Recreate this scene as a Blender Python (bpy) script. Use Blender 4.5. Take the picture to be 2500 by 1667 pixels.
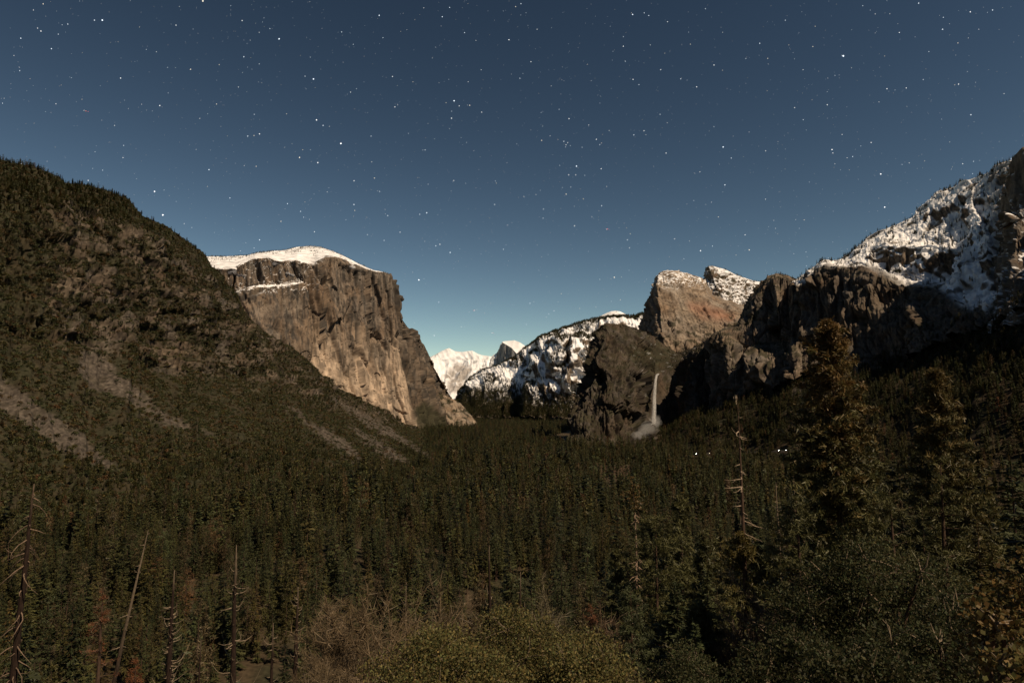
import bpy, math, random
import numpy as np

for o in list(bpy.data.objects):
    bpy.data.objects.remove(o)
S = bpy.context.scene
COL = S.collection
rad = math.radians

# ------------------------------------------------------------------ camera
FPX = 1579.0                      # focal length for a 2500 px wide frame
PITCH = rad(5.77)
cam = bpy.data.cameras.new('camera')
cam.sensor_width = 36.0
cam.lens = FPX / 2500.0 * 36.0
cam.clip_start = 0.5
cam.clip_end = 300000.0
cam_ob = bpy.data.objects.new('camera', cam)
COL.objects.link(cam_ob)
cam_ob.location = (0, 0, 0)
cam_ob.rotation_euler = (math.pi / 2 + PITCH, 0, 0)
S.camera = cam_ob
S.render.resolution_x, S.render.resolution_y = 1024, 682

# ------------------------------------------------------------------ moonlit sky
MOON_AZ, MOON_EL = rad(130), rad(50)          # clockwise from the view axis
world = bpy.data.worlds.new('World')
S.world = world
world.use_nodes = True
wn = world.node_tree
wn.nodes.clear()
sky = wn.nodes.new('ShaderNodeTexSky')
sky.sky_type = 'NISHITA'
sky.sun_disc = False
sky.sun_elevation = MOON_EL
sky.sun_rotation = MOON_AZ
sky.altitude = 1400
sky.air_density = 0.8
sky.dust_density = 0.0
sky.ozone_density = 1.6
bg = wn.nodes.new('ShaderNodeBackground')
bg.inputs['Strength'].default_value = 0.05
wo = wn.nodes.new('ShaderNodeOutputWorld')
gam = wn.nodes.new('ShaderNodeGamma')                  # night exposure: deeper towards the zenith
gam.inputs['Gamma'].default_value = 1.7
tint = wn.nodes.new('ShaderNodeMix'); tint.data_type = 'RGBA'; tint.blend_type = 'MULTIPLY'
tint.inputs[0].default_value = 1.0
tint.inputs[7].default_value = (0.92, 0.655, 0.365, 1)
wn.links.new(sky.outputs[0], gam.inputs[0])
wn.links.new(gam.outputs[0], tint.inputs[6])
wn.links.new(tint.outputs[2], bg.inputs[0])
wn.links.new(bg.outputs[0], wo.inputs[0])

moon = bpy.data.lights.new('moon_light', 'SUN')
moon.energy = 4.6
moon.angle = rad(0.5)
moon.color = (1.0, 0.79, 0.55)
moon_ob = bpy.data.objects.new('moon_light', moon)
COL.objects.link(moon_ob)
ldir = np.array([math.sin(MOON_AZ) * math.cos(MOON_EL), math.cos(MOON_AZ) * math.cos(MOON_EL), math.sin(MOON_EL)])
from mathutils import Vector
moon_ob.rotation_euler = Vector(ldir).to_track_quat('Z', 'Y').to_euler()
moon_ob.location = (300, -300, 400)

S.view_settings.view_transform = 'Standard'
S.view_settings.look = 'None'
S.view_settings.exposure = 0.0
S.view_settings.gamma = 1.0
S.view_settings.use_curve_mapping = False
S.cycles.max_bounces = 5
S.cycles.diffuse_bounces = 2
S.cycles.transparent_max_bounces = 12
S.cycles.volume_bounces = 0
S.cycles.use_denoising = True

# ------------------------------------------------------------------ helpers
cp, sp = math.cos(PITCH), math.sin(PITCH)

def unproj(px, py, D):
    """World point seen at (px, py) of the 2500 x 1667 frame whose distance along the valley axis is D."""
    px, py, D = np.broadcast_arrays(np.asarray(px, float), np.asarray(py, float), np.asarray(D, float))
    a = (px - 1250.0) / FPX
    b = -(py - 833.5) / FPX
    y = cp - b * sp
    z = sp + b * cp
    return np.stack([a / y * D, D, z / y * D], -1)

def project(P):
    x, y, z = P[..., 0], P[..., 1], P[..., 2]
    f = y * cp + z * sp
    u = -y * sp + z * cp
    f = np.maximum(f, 1e-3)
    return 1250 + x / f * FPX, 833.5 - u / f * FPX

_rng = np.random.RandomState(7)
_NS = 128
def _noise_volume():
    """Band-limited tileable noise, four samples to a cell."""
    w = np.fft.rfftn(_rng.normal(size=(_NS,) * 3).astype(np.float32))
    k = np.fft.fftfreq(_NS) * _NS
    kz = np.fft.rfftfreq(_NS) * _NS
    kk = np.sqrt(k[:, None, None] ** 2 + k[None, :, None] ** 2 + kz[None, None, :] ** 2)
    w *= np.exp(-((kk - 20.0) / 9.0) ** 2)
    v = np.fft.irfftn(w, s=(_NS,) * 3)
    return np.ascontiguousarray(v / v.std() * 0.36, np.float32).ravel()
_VOL = _noise_volume()

def noise(P, seed=0):
    P = np.asarray(P, np.float32) * 4.0
    off = (seed * 71.37) % 977.0
    x, y, z = P[..., 0] + off, P[..., 1] + off * 1.31, P[..., 2] + off * 0.73
    xf, yf, zf = np.floor(x), np.floor(y), np.floor(z)
    x -= xf; y -= yf; z -= zf
    i0 = xf.astype(np.int64) & 127; j0 = yf.astype(np.int64) & 127; k0 = zf.astype(np.int64) & 127
    i1 = ((i0 + 1) & 127) << 14; j1 = ((j0 + 1) & 127) << 7; k1 = (k0 + 1) & 127
    i0 <<= 14; j0 <<= 7
    T = lambda a: np.take(_VOL, a)
    a = i0 + j0; c00 = T(a + k0) * (1 - z) + T(a + k1) * z
    a = i0 + j1; c01 = T(a + k0) * (1 - z) + T(a + k1) * z
    a = i1 + j0; c10 = T(a + k0) * (1 - z) + T(a + k1) * z
    a = i1 + j1; c11 = T(a + k0) * (1 - z) + T(a + k1) * z
    c0 = c00 * (1 - y) + c01 * y
    c1 = c10 * (1 - y) + c11 * y
    return c0 * (1 - x) + c1 * x

def fbm(P, octv=4, seed=0, gain=0.5, ridged=False):
    P = np.asarray(P, float)
    a, s, t = 1.0, 0.0, 0.0
    for k in range(octv):
        n = noise(P * 2.03 ** k, seed + k * 3)
        if ridged:
            n = 1 - 2 * np.abs(n)
        s = s + a * n
        t += a
        a *= gain
    return s / t

def sstep(a, b, x):
    t = np.clip((x - a) / (b - a), 0, 1)
    return t * t * (3 - 2 * t)

def lerp3(a, b, t):
    return a + (b - a) * t[..., None]

def poly_mask(px, py, poly, soft=6.0, wob=None):
    """1 inside the polygon, 0 outside, with a soft edge."""
    poly = np.asarray(poly, float)
    n = len(poly)
    inside = np.zeros(px.shape, bool)
    dist = np.full(px.shape, 1e9)
    if wob is not None:
        px, py = px + wob[0], py + wob[1]
    for k in range(n):
        x1, y1 = poly[k]
        x2, y2 = poly[(k + 1) % n]
        c = ((y1 > py) != (y2 > py)) & (px < (x2 - x1) * (py - y1) / (y2 - y1 + 1e-12) + x1)
        inside ^= c
        ex, ey = x2 - x1, y2 - y1
        t = np.clip(((px - x1) * ex + (py - y1) * ey) / (ex * ex + ey * ey + 1e-9), 0, 1)
        dist = np.minimum(dist, np.hypot(px - x1 - t * ex, py - y1 - t * ey))
    sd = np.where(inside, dist, -dist)
    return sstep(-soft, soft, sd)

def tag(o, label=None, cat=None, group=None, kind=None):
    if label: o['label'] = label
    if cat: o['category'] = cat
    if group: o['group'] = group
    if kind: o['kind'] = kind
    return o

def mesh_from(name, verts, faces_flat, loop_tot, col=None, smooth=False):
    me = bpy.data.meshes.new(name)
    verts = np.ascontiguousarray(verts, np.float32)
    me.vertices.add(len(verts))
    me.vertices.foreach_set('co', verts.ravel())
    faces_flat = np.ascontiguousarray(faces_flat, np.int32).ravel()
    nf = len(loop_tot)
    me.loops.add(len(faces_flat))
    me.loops.foreach_set('vertex_index', faces_flat)
    me.polygons.add(nf)
    ls = np.zeros(nf, np.int32)
    ls[1:] = np.cumsum(loop_tot)[:-1]
    me.polygons.foreach_set('loop_start', ls)
    me.polygons.foreach_set('loop_total', np.asarray(loop_tot, np.int32))
    if smooth:
        me.polygons.foreach_set('use_smooth', np.ones(nf, bool))
    me.update(calc_edges=True)
    if col is not None:
        c = np.ones((len(verts), 4), np.float32)
        c[:, :3] = col
        at = me.color_attributes.new('Col', 'FLOAT_COLOR', 'POINT')
        at.data.foreach_set('color', c.ravel())
    return me

def link(name, me, mat=None, parent=None, loc=None):
    o = bpy.data.objects.new(name, me)
    COL.objects.link(o)
    if mat is not None and me is not None and not me.materials:
        me.materials.append(mat)
    if parent is not None: o.parent = parent
    if loc is not None: o.location = loc
    return o

def empty(name, loc, rz=0, scale=1.0):
    o = bpy.data.objects.new(name, None)
    COL.objects.link(o)
    o.empty_display_size = 0.5
    o.location = loc
    o.rotation_euler = (0, 0, rz)
    o.scale = (scale,) * 3
    return o

def grid_faces(nv, nu, closed=False):
    v, u = np.meshgrid(np.arange(nv - 1), np.arange(nu - 1), indexing='ij')
    a = (v * nu + u).ravel()
    return np.stack([a, a + 1, a + nu + 1, a + nu], 1)

def grid_normals(G):
    du = np.gradient(G, axis=1)
    dv = np.gradient(G, axis=0)
    N = np.cross(du, dv)
    N /= np.linalg.norm(N, axis=-1, keepdims=True) + 1e-9
    return N

def grid_object(name, G, col, mat, smooth=False):
    nv, nu = G.shape[:2]
    F = grid_faces(nv, nu)
    me = mesh_from(name, G.reshape(-1, 3), F, np.full(len(F), 4), col.reshape(-1, 3), smooth)
    return link(name, me, mat)

# ------------------------------------------------------------------ materials
def nodes(name):
    m = bpy.data.materials.new(name)
    m.use_nodes = True
    nt = m.node_tree
    nt.nodes.clear()
    out = nt.nodes.new('ShaderNodeOutputMaterial')
    return m, nt, out

def rock_material(name, scale, rough=0.9, vary=0.5, bump=0.0):
    m, nt, out = nodes(name)
    L = nt.links.new
    at = nt.nodes.new('ShaderNodeAttribute'); at.attribute_name = 'Col'
    geo = nt.nodes.new('ShaderNodeNewGeometry')
    nz = nt.nodes.new('ShaderNodeTexNoise')
    nz.inputs['Scale'].default_value = scale
    nz.inputs['Detail'].default_value = 5
    L(geo.outputs['Position'], nz.inputs['Vector'])
    mr = nt.nodes.new('ShaderNodeMapRange')
    mr.inputs[1].default_value = 0.3; mr.inputs[2].default_value = 0.7
    mr.inputs[3].default_value = 1 - vary; mr.inputs[4].default_value = 1 + vary * 0.6
    L(nz.outputs[0], mr.inputs[0])
    mx = nt.nodes.new('ShaderNodeMix'); mx.data_type = 'RGBA'; mx.blend_type = 'MULTIPLY'
    mx.inputs[0].default_value = 1
    L(at.outputs['Color'], mx.inputs[6]); L(mr.outputs[0], mx.inputs[7])
    b = nt.nodes.new('ShaderNodeBsdfPrincipled')
    b.inputs['Roughness'].default_value = rough
    b.inputs['Specular IOR Level'].default_value = 0.15
    L(mx.outputs[2], b.inputs['Base Color'])
    if bump:
        bp = nt.nodes.new('ShaderNodeBump')
        bp.inputs['Strength'].default_value = 0.6
        bp.inputs['Distance'].default_value = bump
        L(nz.outputs[0], bp.inputs['Height']); L(bp.outputs[0], b.inputs['Normal'])
    L(b.outputs[0], out.inputs[0])
    return m

def foliage_material(name, rvar=0.35, brown=0.0, transl=0.25, rough=0.55, spec=0.3):
    """Vertex-colour foliage, a little translucent, each tree slightly different."""
    m, nt, out = nodes(name)
    L = nt.links.new
    at = nt.nodes.new('ShaderNodeAttribute'); at.attribute_name = 'Col'
    oi = nt.nodes.new('ShaderNodeObjectInfo')
    mr = nt.nodes.new('ShaderNodeMapRange')
    mr.inputs[3].default_value = 1 - rvar; mr.inputs[4].default_value = 1 + rvar
    L(oi.outputs['Random'], mr.inputs[0])
    mx = nt.nodes.new('ShaderNodeMix'); mx.data_type = 'RGBA'; mx.blend_type = 'MULTIPLY'
    mx.inputs[0].default_value = 1
    L(at.outputs['Color'], mx.inputs[6]); L(mr.outputs[0], mx.inputs[7])
    # hue drift between trees: some yellowish, a few brown
    wn_ = nt.nodes.new('ShaderNodeTexWhiteNoise'); wn_.noise_dimensions = '1D'
    L(oi.outputs['Random'], wn_.inputs['W'])
    ramp = nt.nodes.new('ShaderNodeValToRGB')
    e = ramp.color_ramp.elements
    e[0].position = 0.0; e[0].color = (0.95, 1.0, 0.92, 1)
    e[1].position = 1.0; e[1].color = (1.55, 0.98, 0.85, 1)
    n1 = e.new(0.55); n1.color = (1.05, 1.0, 0.9, 1)
    n2 = e.new(0.90); n2.color = (1.2, 1.02, 0.85, 1)
    L(wn_.outputs['Value'], ramp.inputs[0])
    m2 = nt.nodes.new('ShaderNodeMix'); m2.data_type = 'RGBA'; m2.blend_type = 'MULTIPLY'
    m2.inputs[0].default_value = 1.0 if brown else 0.0
    L(mx.outputs[2], m2.inputs[6]); L(ramp.outputs[0], m2.inputs[7])
    b = nt.nodes.new('ShaderNodeBsdfPrincipled')
    b.inputs['Roughness'].default_value = rough
    b.inputs['Specular IOR Level'].default_value = spec
    L(m2.outputs[2], b.inputs['Base Color'])
    if transl:
        t = nt.nodes.new('ShaderNodeBsdfTranslucent')
        L(m2.outputs[2], t.inputs[0])
        ms = nt.nodes.new('ShaderNodeMixShader'); ms.inputs[0].default_value = transl
        L(b.outputs[0], ms.inputs[1]); L(t.outputs[0], ms.inputs[2])
        L(ms.outputs[0], out.inputs[0])
    else:
        L(b.outputs[0], out.inputs[0])
    return m

def emit_material(name, color=None, strength=1.0):
    m, nt, out = nodes(name)
    e = nt.nodes.new('ShaderNodeEmission')
    e.inputs[1].default_value = strength
    if color is None:
        at = nt.nodes.new('ShaderNodeAttribute'); at.attribute_name = 'Col'
        nt.links.new(at.outputs['Color'], e.inputs[0])
    else:
        e.inputs[0].default_value = (*color, 1)
    nt.links.new(e.outputs[0], out.inputs[0])
    return m

M_ROCK = rock_material('granite', 0.02, vary=0.45)
M_FAR = rock_material('far_granite_and_snow', 0.004, vary=0.2)
M_SLOPE = rock_material('brush_and_scree', 0.15, vary=0.55)
M_GROUND = rock_material('forest_soil', 0.3, vary=0.5)

# ------------------------------------------------------------------ lofted mountains
def row_curve(pts, us):
    """pts: (px, py, D[, u]); u defaults to the share of the pixel run between anchored points."""
    pts = [tuple(p) for p in pts]
    n = len(pts)
    P = np.array([p[:3] for p in pts], float)
    u = np.full(n, np.nan)
    for k, p in enumerate(pts):
        if len(p) > 3: u[k] = p[3]
    if np.isnan(u[0]): u[0] = 0
    if np.isnan(u[-1]): u[-1] = 1
    idx = np.where(~np.isnan(u))[0]
    for a, b in zip(idx[:-1], idx[1:]):
        if b - a > 1:
            seg = np.hypot(np.diff(P[a:b + 1, 0]), np.diff(P[a:b + 1, 1])) + 1e-6
            c = np.concatenate([[0], np.cumsum(seg)]) / seg.sum()
            u[a:b + 1] = u[a] + (u[b] - u[a]) * c
    return np.stack([np.interp(us, u, P[:, k]) for k in range(3)], -1)

def loft(rows, nu, nv, back=(1.06, 8, 1.25), modD=None, ease=False):
    """rows: list of (v, points) from foot to ridge. Two more rows carry the top back and down behind the ridge,
    so the mountain has a body. Returns the point grid and, for every point, (px, py)."""
    us = np.linspace(0, 1, nu)
    R = [row_curve(p, us) for v, p in rows]
    V = [v for v, p in rows]
    ridge = R[-1]
    b1 = ridge.copy(); b1[:, 1] += back[1]; b1[:, 2] *= back[0]
    R.append(b1); V.append(V[-1] + 0.12)
    vs = np.concatenate([np.linspace(V[0], V[-2], nv), np.linspace(V[-2], V[-1], max(6, nv // 8))[1:]])
    R = np.array(R); V = np.array(V)
    k = np.clip(np.searchsorted(V, vs, side='right') - 1, 0, len(V) - 2)
    t = (vs - V[k]) / (V[k + 1] - V[k])
    if ease:
        t = t * t * (3 - 2 * t) * 0.6 + t * 0.4
    A = R[k] + (R[k + 1] - R[k]) * t[:, None, None]
    if modD is not None:
        A[..., 2] = modD(A[..., 0], A[..., 1], A[..., 2], us[None, :] + 0 * A[..., 0], vs[:, None] + 0 * A[..., 0])
    G = unproj(A[..., 0], A[..., 1], A[..., 2])
    uu, vv = np.meshgrid(us, vs)
    return G, uu, vv

def facing(G):
    N = grid_normals(G)
    return np.where((np.sum(N * G, -1, keepdims=True) > 0), -N, N)      # towards the viewer

def close_back(G, factor=1.22, drop=-400):
    """Add the hidden rear slope: last row pushed back and dropped to the ground."""
    last = G[-1].copy()
    rear = last * factor
    rear[:, 2] = drop
    mid = (last + rear) / 2
    return np.concatenate([G, mid[None], rear[None]], 0)

def facing(G):
    N = grid_normals(G)
    return np.where((np.sum(N * G, -1, keepdims=True) > 0), -N, N)      # towards the viewer

def blur(A, n=6, it=3):
    for _ in range(it):
        for ax in (0, 1):
            pad = [(0, 0)] * A.ndim; pad[ax] = (n + 1, n)
            c = np.cumsum(np.pad(A, pad, mode='edge'), axis=ax)
            m = c.shape[ax]
            A = (np.take(c, range(2 * n + 1, m), ax) - np.take(c, range(0, m - 2 * n - 1), ax)) / (2 * n + 1)
    return A

class Relief:
    """Adds rock relief to a base surface along its smoothed normal; every layer is sampled on the base surface."""
    def __init__(self, G, edge=1.0, nb=8):
        self.G = G
        N = facing(G)
        N = blur(N, nb)
        N /= np.linalg.norm(N, axis=-1, keepdims=True) + 1e-9
        self.N = N
        self.steep = 1 - np.clip(np.abs(N[..., 2]) * 1.7 - 0.45, 0, 1)
        self.d = np.zeros(G.shape[:2])
        self.edge = edge
    def q(self, sx, sz):
        k = self.steep
        return self.G * np.stack([np.full_like(k, 1 / sx), np.full_like(k, 1 / sx), k / sz + (1 - k) / sx], -1)
    def rough(self, amp, size, seed, octv=5, zs=1.0, mask=1.0, ridged=0.5):
        Q = self.q(size, size * zs)
        self.d += amp * mask * (fbm(Q, octv, seed, 0.52) + (ridged * fbm(Q * 1.7, octv, seed + 50, 0.5, True) if ridged else 0) - 0.2)
        return self
    def flute(self, amp, w, h, seed, mask=1.0):
        Q = self.G * np.array([1 / w, 1 / w, 1 / h])
        self.d += amp * mask * self.steep * fbm(Q, 4, seed, 0.55, True)
        return self
    def slab(self, amp, w, h, seed, steps=3.0, sharp=0.16, mask=1.0, everywhere=0.0):
        """Plates and pillars of width w and height h at stepped depths, with sharp corners."""
        sc = np.array([1 / w, 1 / w, 1 / h])
        Q = self.G * sc
        Q = Q + 0.3 * np.stack([fbm(Q * 1.6, 2, seed + 3), fbm(Q * 1.6, 2, seed + 4), fbm(Q * 1.6, 2, seed + 5)], -1)
        n = (noise(Q, seed) + 0.45 * noise(Q * np.array([2.1, 2.1, 1.4]), seed + 1)) * steps
        f = np.floor(n)
        self.d += amp * mask * np.maximum(self.steep, everywhere) * (f + sstep(0.5 - sharp, 0.5 + sharp, n - f)) / steps
        return self
    def crack(self, amp, w, h, seed, thin=0.12, mask=1.0):
        """Deep narrow clefts."""
        n = np.abs(noise(self.G * np.array([1 / w, 1 / w, 1 / h]) , seed))
        self.d -= amp * mask * self.steep * np.clip(1 - n / thin, 0, 1)
        return self
    def block(self, amp, w, h, seed, tilt=1.0, joint=.35, mask=1.0, everywhere=0.0, lean=0.0):
        """Jointed rock: columns about w wide broken every h or so, each block at its own depth and tilt, with open joints."""
        if not hasattr(self, 'S'):
            m = self.G[self.G.shape[0] // 2]
            ds = np.hypot(np.diff(m[:, 0]), np.diff(m[:, 1]))
            self.S = np.concatenate([[0], np.cumsum(ds)])
        Q = self.G / np.array([w * 3.0, w * 3.0, h * 2.2])
        s = (self.S[None, :] + lean * self.G[..., 2]) / w + .75 * fbm(Q, 3, seed)
        i = np.floor(s); fx = s - i
        hsh = lambda a, b, k: ((((a.astype(np.int64) * 73856093) ^ (b.astype(np.int64) * 19349663) ^ ((seed * 7 + k) * 83492791)) * 2654435761 & 0xffffffff) >> 8) / float(1 << 24)
        z = self.G[..., 2] / h * (.6 + .9 * hsh(i, i * 0, 1)) + 9 * hsh(i, i * 0, 2) + .35 * fbm(Q * 2, 2, seed + 2) + .5 * (hsh(i, i * 0, 6) - .5) * fx
        j = np.floor(z); fz = z - j
        d = hsh(i, j, 3) - .5 + tilt * ((hsh(i, j, 4) - .5) * (fx - .5) + .8 * (hsh(i, j, 5) - .35) * (fz - .5))
        e = np.minimum(np.minimum(fx, 1 - fx) * w, np.minimum(fz, 1 - fz) * h * 1.2)
        d = d - joint * np.clip(1 - e / (.10 * w), 0, 1) * (hsh(i, j, 7) < .6)
        self.d += amp * mask * np.maximum(self.steep, everywhere) * d
        return self
    def gully(self, amp, uu, vv, ku, kv, seed, mask=1.0):
        Q = np.stack([uu * ku + 0.5 * noise(np.stack([uu * ku * .7, vv * kv * 2, 0 * uu], -1), seed + 1), vv * kv, 0 * uu], -1)
        self.d += amp * mask * fbm(Q, 4, seed, 0.55, True)
        return self
    def out(self):
        return self.G + self.N * (self.d * self.edge)[..., None]

def displace(G, rough, seed, octv=5, size=180.0, edge=1.0, fl=0, fls=60., flv=.15):
    r = Relief(G, edge).rough(rough, size, seed, octv, 1.5)
    if fl: r.flute(fl, fls, fls / flv, seed + 9)
    return r.out()

ROCK_DARK = np.array([0.060, 0.055, 0.050])
ROCK_GREY = np.array([0.20, 0.175, 0.15])
ROCK_TAN = np.array([0.32, 0.24, 0.165])
ROCK_BROWN = np.array([0.17, 0.115, 0.075])
SNOW = np.array([0.86, 0.86, 0.88])
VEG = np.array([0.034, 0.033, 0.018])
VEGB = np.array([0.038, 0.031, 0.018])
SCREE = np.array([0.082, 0.068, 0.055])
SOIL = np.array([0.07, 0.05, 0.03])

def rock_colour(G, seed, s=200.0, streak=0.5, tan=0.5):
    n1 = fbm(G / s, 4, seed)
    st = fbm(G * np.array([1 / (s * .12), 1 / (s * .12), 1 / (s * 1.3)]), 4, seed + 5)
    fine = fbm(G / (s * 0.06), 3, seed + 11)
    c = lerp3(ROCK_GREY, ROCK_TAN, np.clip(tan + 0.9 * n1, 0, 1))
    c = lerp3(c, ROCK_BROWN, np.clip(0.3 + 1.1 * fbm(G / (s * .6), 3, seed + 8), 0, 0.8))
    c = lerp3(c, ROCK_DARK, np.clip(streak * (sstep(0.02, 0.4, st)), 0, 0.85))
    fine2 = fbm(G / (s * 0.022), 3, seed + 13)
    return c * np.clip(1 + 0.5 * fine + 0.55 * fine2, .3, 2)[..., None]

def finish(name, G, col, mat, label, smooth=False):
    Gc = close_back(G)
    cc = np.concatenate([col, col[-1:], col[-1:]], 0)
    o = grid_object(name, Gc, np.clip(cc, 0.004, 0.95), mat, smooth)
    tag(o, label, 'mountain', kind='structure')
    return o

def noiseless_ridge(uu, vv, v0):
    return 0.35 + 0.65 * sstep(0.0, 0.12, np.abs(vv - v0))

# ------------------------------------------------------------------ ground
FLOOR = -150.0
def ground_z(x, y):
    d = np.hypot(x, y)
    z = -1.7 - 0.52 * np.maximum(d - 1.5, 0)
    # the hillside under the viewpoint runs out into the valley floor
    t = sstep(150, 520, d)
    z = np.maximum(z, -135) * (1 - t) + FLOOR * t
    z = np.where(d > 230, np.maximum(z, FLOOR), z)
    # behind the viewpoint the hillside goes on uphill
    up = np.clip(-y, 0, 4000)
    z = z + sstep(0, 60, up) * (up * 0.55)
    return z

def build_ground():
    na, nr = 520, 300
    ang = np.concatenate([np.linspace(rad(-62), rad(62), na), np.linspace(rad(62), rad(298), 60)[1:]])
    r = np.concatenate([[0.01], np.geomspace(3, 42000, nr)])
    A, Rr = np.meshgrid(ang, r)
    x, y = np.sin(A) * Rr, np.cos(A) * Rr
    z = ground_z(x, y)
    P = np.stack([x, y, z], -1)
    amp = np.clip(Rr * 0.02, 0.05, 6.0)
    far = 1 - sstep(9000, 14000, Rr)
    z = z + amp * fbm(np.stack([x / 60, y / 60, 0 * x], -1), 4, 3) + 6 * far * fbm(np.stack([x / 500, y / 500, 0 * x], -1), 3, 4)
    P[..., 2] = z
    n = fbm(P / 30, 4, 12)
    col = lerp3(SOIL, VEG, sstep(-0.2, 0.3, n))
    px, py = project(P)
    cl = poly_mask(px, py, CLEARING, 5, (6 * n, 2 * n)) * (y > 600)
    col = lerp3(col, np.array([0.10, 0.06, 0.04]), np.clip(cl * (0.6 + n), 0, 1))
    o = grid_object('ground', P, col, M_GROUND)
    tag(o, 'dark valley floor and hillside under the pine forest', 'ground', kind='structure')

CLEARING = [(1446, 1150), (1480, 1140), (1530, 1135), (1566, 1140), (1575, 1158), (1520, 1168), (1470, 1170)]
build_ground()

# ------------------------------------------------------------------ far snowy mountain (about 16 km)
rows = [
    (0.0, [(960, 1012, 13000), (1120, 1012, 13000), (1300, 1012, 13500)]),
    (0.45, [(960, 930, 14500), (1060, 935, 14500), (1130, 940, 14300), (1200, 930, 14300), (1300, 930, 14500)]),
    (0.8, [(960, 890, 15800), (1060, 880, 15600), (1115, 884, 15500), (1150, 886, 15300), (1210, 885, 15300), (1300, 890, 15500)]),
    (1.0, [(960, 915, 16800), (1052, 872, 16800), (1069, 862, 16600), (1087, 853, 16600), (1097, 850, 16600), (1110, 857, 16500), (1128, 859, 16300),
           (1140, 857, 16300), (1153, 856, 16200), (1163, 862, 16200), (1176, 868, 16200), (1199, 870, 16200), (1240, 875, 16200), (1300, 880, 16200)]),
]
G, uu, vv = loft(rows, 220, 150)
G = Relief(G, noiseless_ridge(uu, vv, 1.0)).gully(110, uu, vv, 9, 1.5, 100).rough(170, 1700, 101, 5).out()
N = grid_normals(G); N *= np.sign(N[..., 2:3] + 1e-9)
px, py = project(G)
cliff = poly_mask(px, py, [(1085, 915), (1100, 900), (1112, 885), (1130, 890), (1150, 900), (1140, 930), (1120, 960), (1100, 960)], 8, (14 * fbm(G / 400, 3, 5), 8 * fbm(G / 300, 3, 6)))
s = sstep(0.30, 0.46, N[..., 2] + 0.15 * fbm(G / 300, 3, 9)) * (1 - 0.75 * cliff * sstep(-0.3, 0.3, fbm(G * np.array([1, 1, .4]) / 250, 3, 31) + 0.2))
trees = sstep(0.1, 0.35, fbm(G / 220, 4, 77)) * sstep(845, 905, py) * 0.45
c = lerp3(rock_colour(G, 41, 900, 0.3, 0.2), SNOW, s)
c = lerp3(c, VEG, trees * sstep(1110, 1150, px))
finish('snowy_mountain', G, c, M_FAR, 'broad snow covered mountain far up the valley, left of the split dome')

# ------------------------------------------------------------------ split dome (about 12.7 km)
rows = [
    (0.0, [(1188, 935, 12900), (1215, 935, 12850), (1262, 935, 12150), (1300, 935, 11900), (1340, 935, 12000)]),
    (0.55, [(1194, 886, 13200), (1203, 872, 13200, .12), (1212, 868, 13150, .2), (1216, 880, 13000, .26), (1262, 880, 12200, .6), (1300, 880, 12000), (1340, 885, 12000)]),
    (0.8, [(1197, 880, 13350), (1204, 868, 13350, .12), (1213, 863, 13300, .2), (1223, 843, 13150, .27), (1227, 836, 13080, .33), (1236, 841, 12900, .42), (1250, 850, 12600, .5), (1262, 864, 12300, .6), (1300, 872, 12100), (1340, 880, 12100)]),
    (1.0, [(1198, 879, 13700), (1205, 866.5, 13700, .12), (1214, 861, 13700, .2), (1223, 840, 13350, .27), (1227, 833.5, 13250, .33), (1242, 832, 13250, .42), (1255, 830.5, 13150, .5), (1268, 835, 13000, .6), (1283, 845, 12900), (1310, 866, 12800), (1340, 878, 12800)]),
]
G, uu, vv = loft(rows, 200, 150, back=(1.05, 3, 1.2))
G = Relief(G, noiseless_ridge(uu, vv, 1.0) * np.where((vv > .8) & (uu > .3), .3, 1)).block(50, 140, 600, 112, 1.0, .2).block(20, 50, 200, 113, 1.0, .3).rough(20, 400, 111, 5).out()
N = grid_normals(G); N *= np.sign(N[..., 2:3] + 1e-9)
s = sstep(0.36, 0.48, N[..., 2] + 0.1 * fbm(G / 200, 3, 19))
s = s * (1 - sstep(.18, .22, uu) * sstep(.62, .58, uu) * (vv < .8))
s = np.maximum(s, sstep(.79, .82, vv) * sstep(.26, .31, uu))
c = lerp3(np.array([.34, .33, .32]) * np.clip(.85 + .5 * fbm(G * np.array([1 / 60., 1 / 60., 1 / 400.]), 4, 42), .35, 1.3)[..., None], SNOW, s)
finish('split_dome_mountain', G, c, M_FAR, 'rounded dome with one sheer face and snow cap at the head of the valley')

# ------------------------------------------------------------------ small snow dome behind the ridge
rows = [
    (0.0, [(1420, 800, 8680), (1490, 800, 8556), (1560, 800, 8680)]),
    (0.6, [(1425, 784, 9052), (1460, 776, 8990), (1500, 773, 8928), (1540, 777, 8990), (1560, 785, 9052)]),
    (1.0, [(1425, 786, 9548), (1454, 777, 9548), (1480, 764.5, 9486), (1492, 760, 9424), (1502, 759, 9424), (1512, 760, 9424), (1524, 765, 9486), (1540, 775, 9548), (1560, 783, 9548)]),
]
G, uu, vv = loft(rows, 90, 50, back=(1.06, 4, 1.2))
G = displace(G, 12, 121, size=300, edge=noiseless_ridge(uu, vv, 1.0))
c = lerp3(ROCK_GREY, SNOW, sstep(-0.5, -0.35, fbm(G / 120, 3, 20)))
finish('snow_dome', G, c, M_FAR, 'smooth white snow dome showing above the wooded ridge', True)

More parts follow.
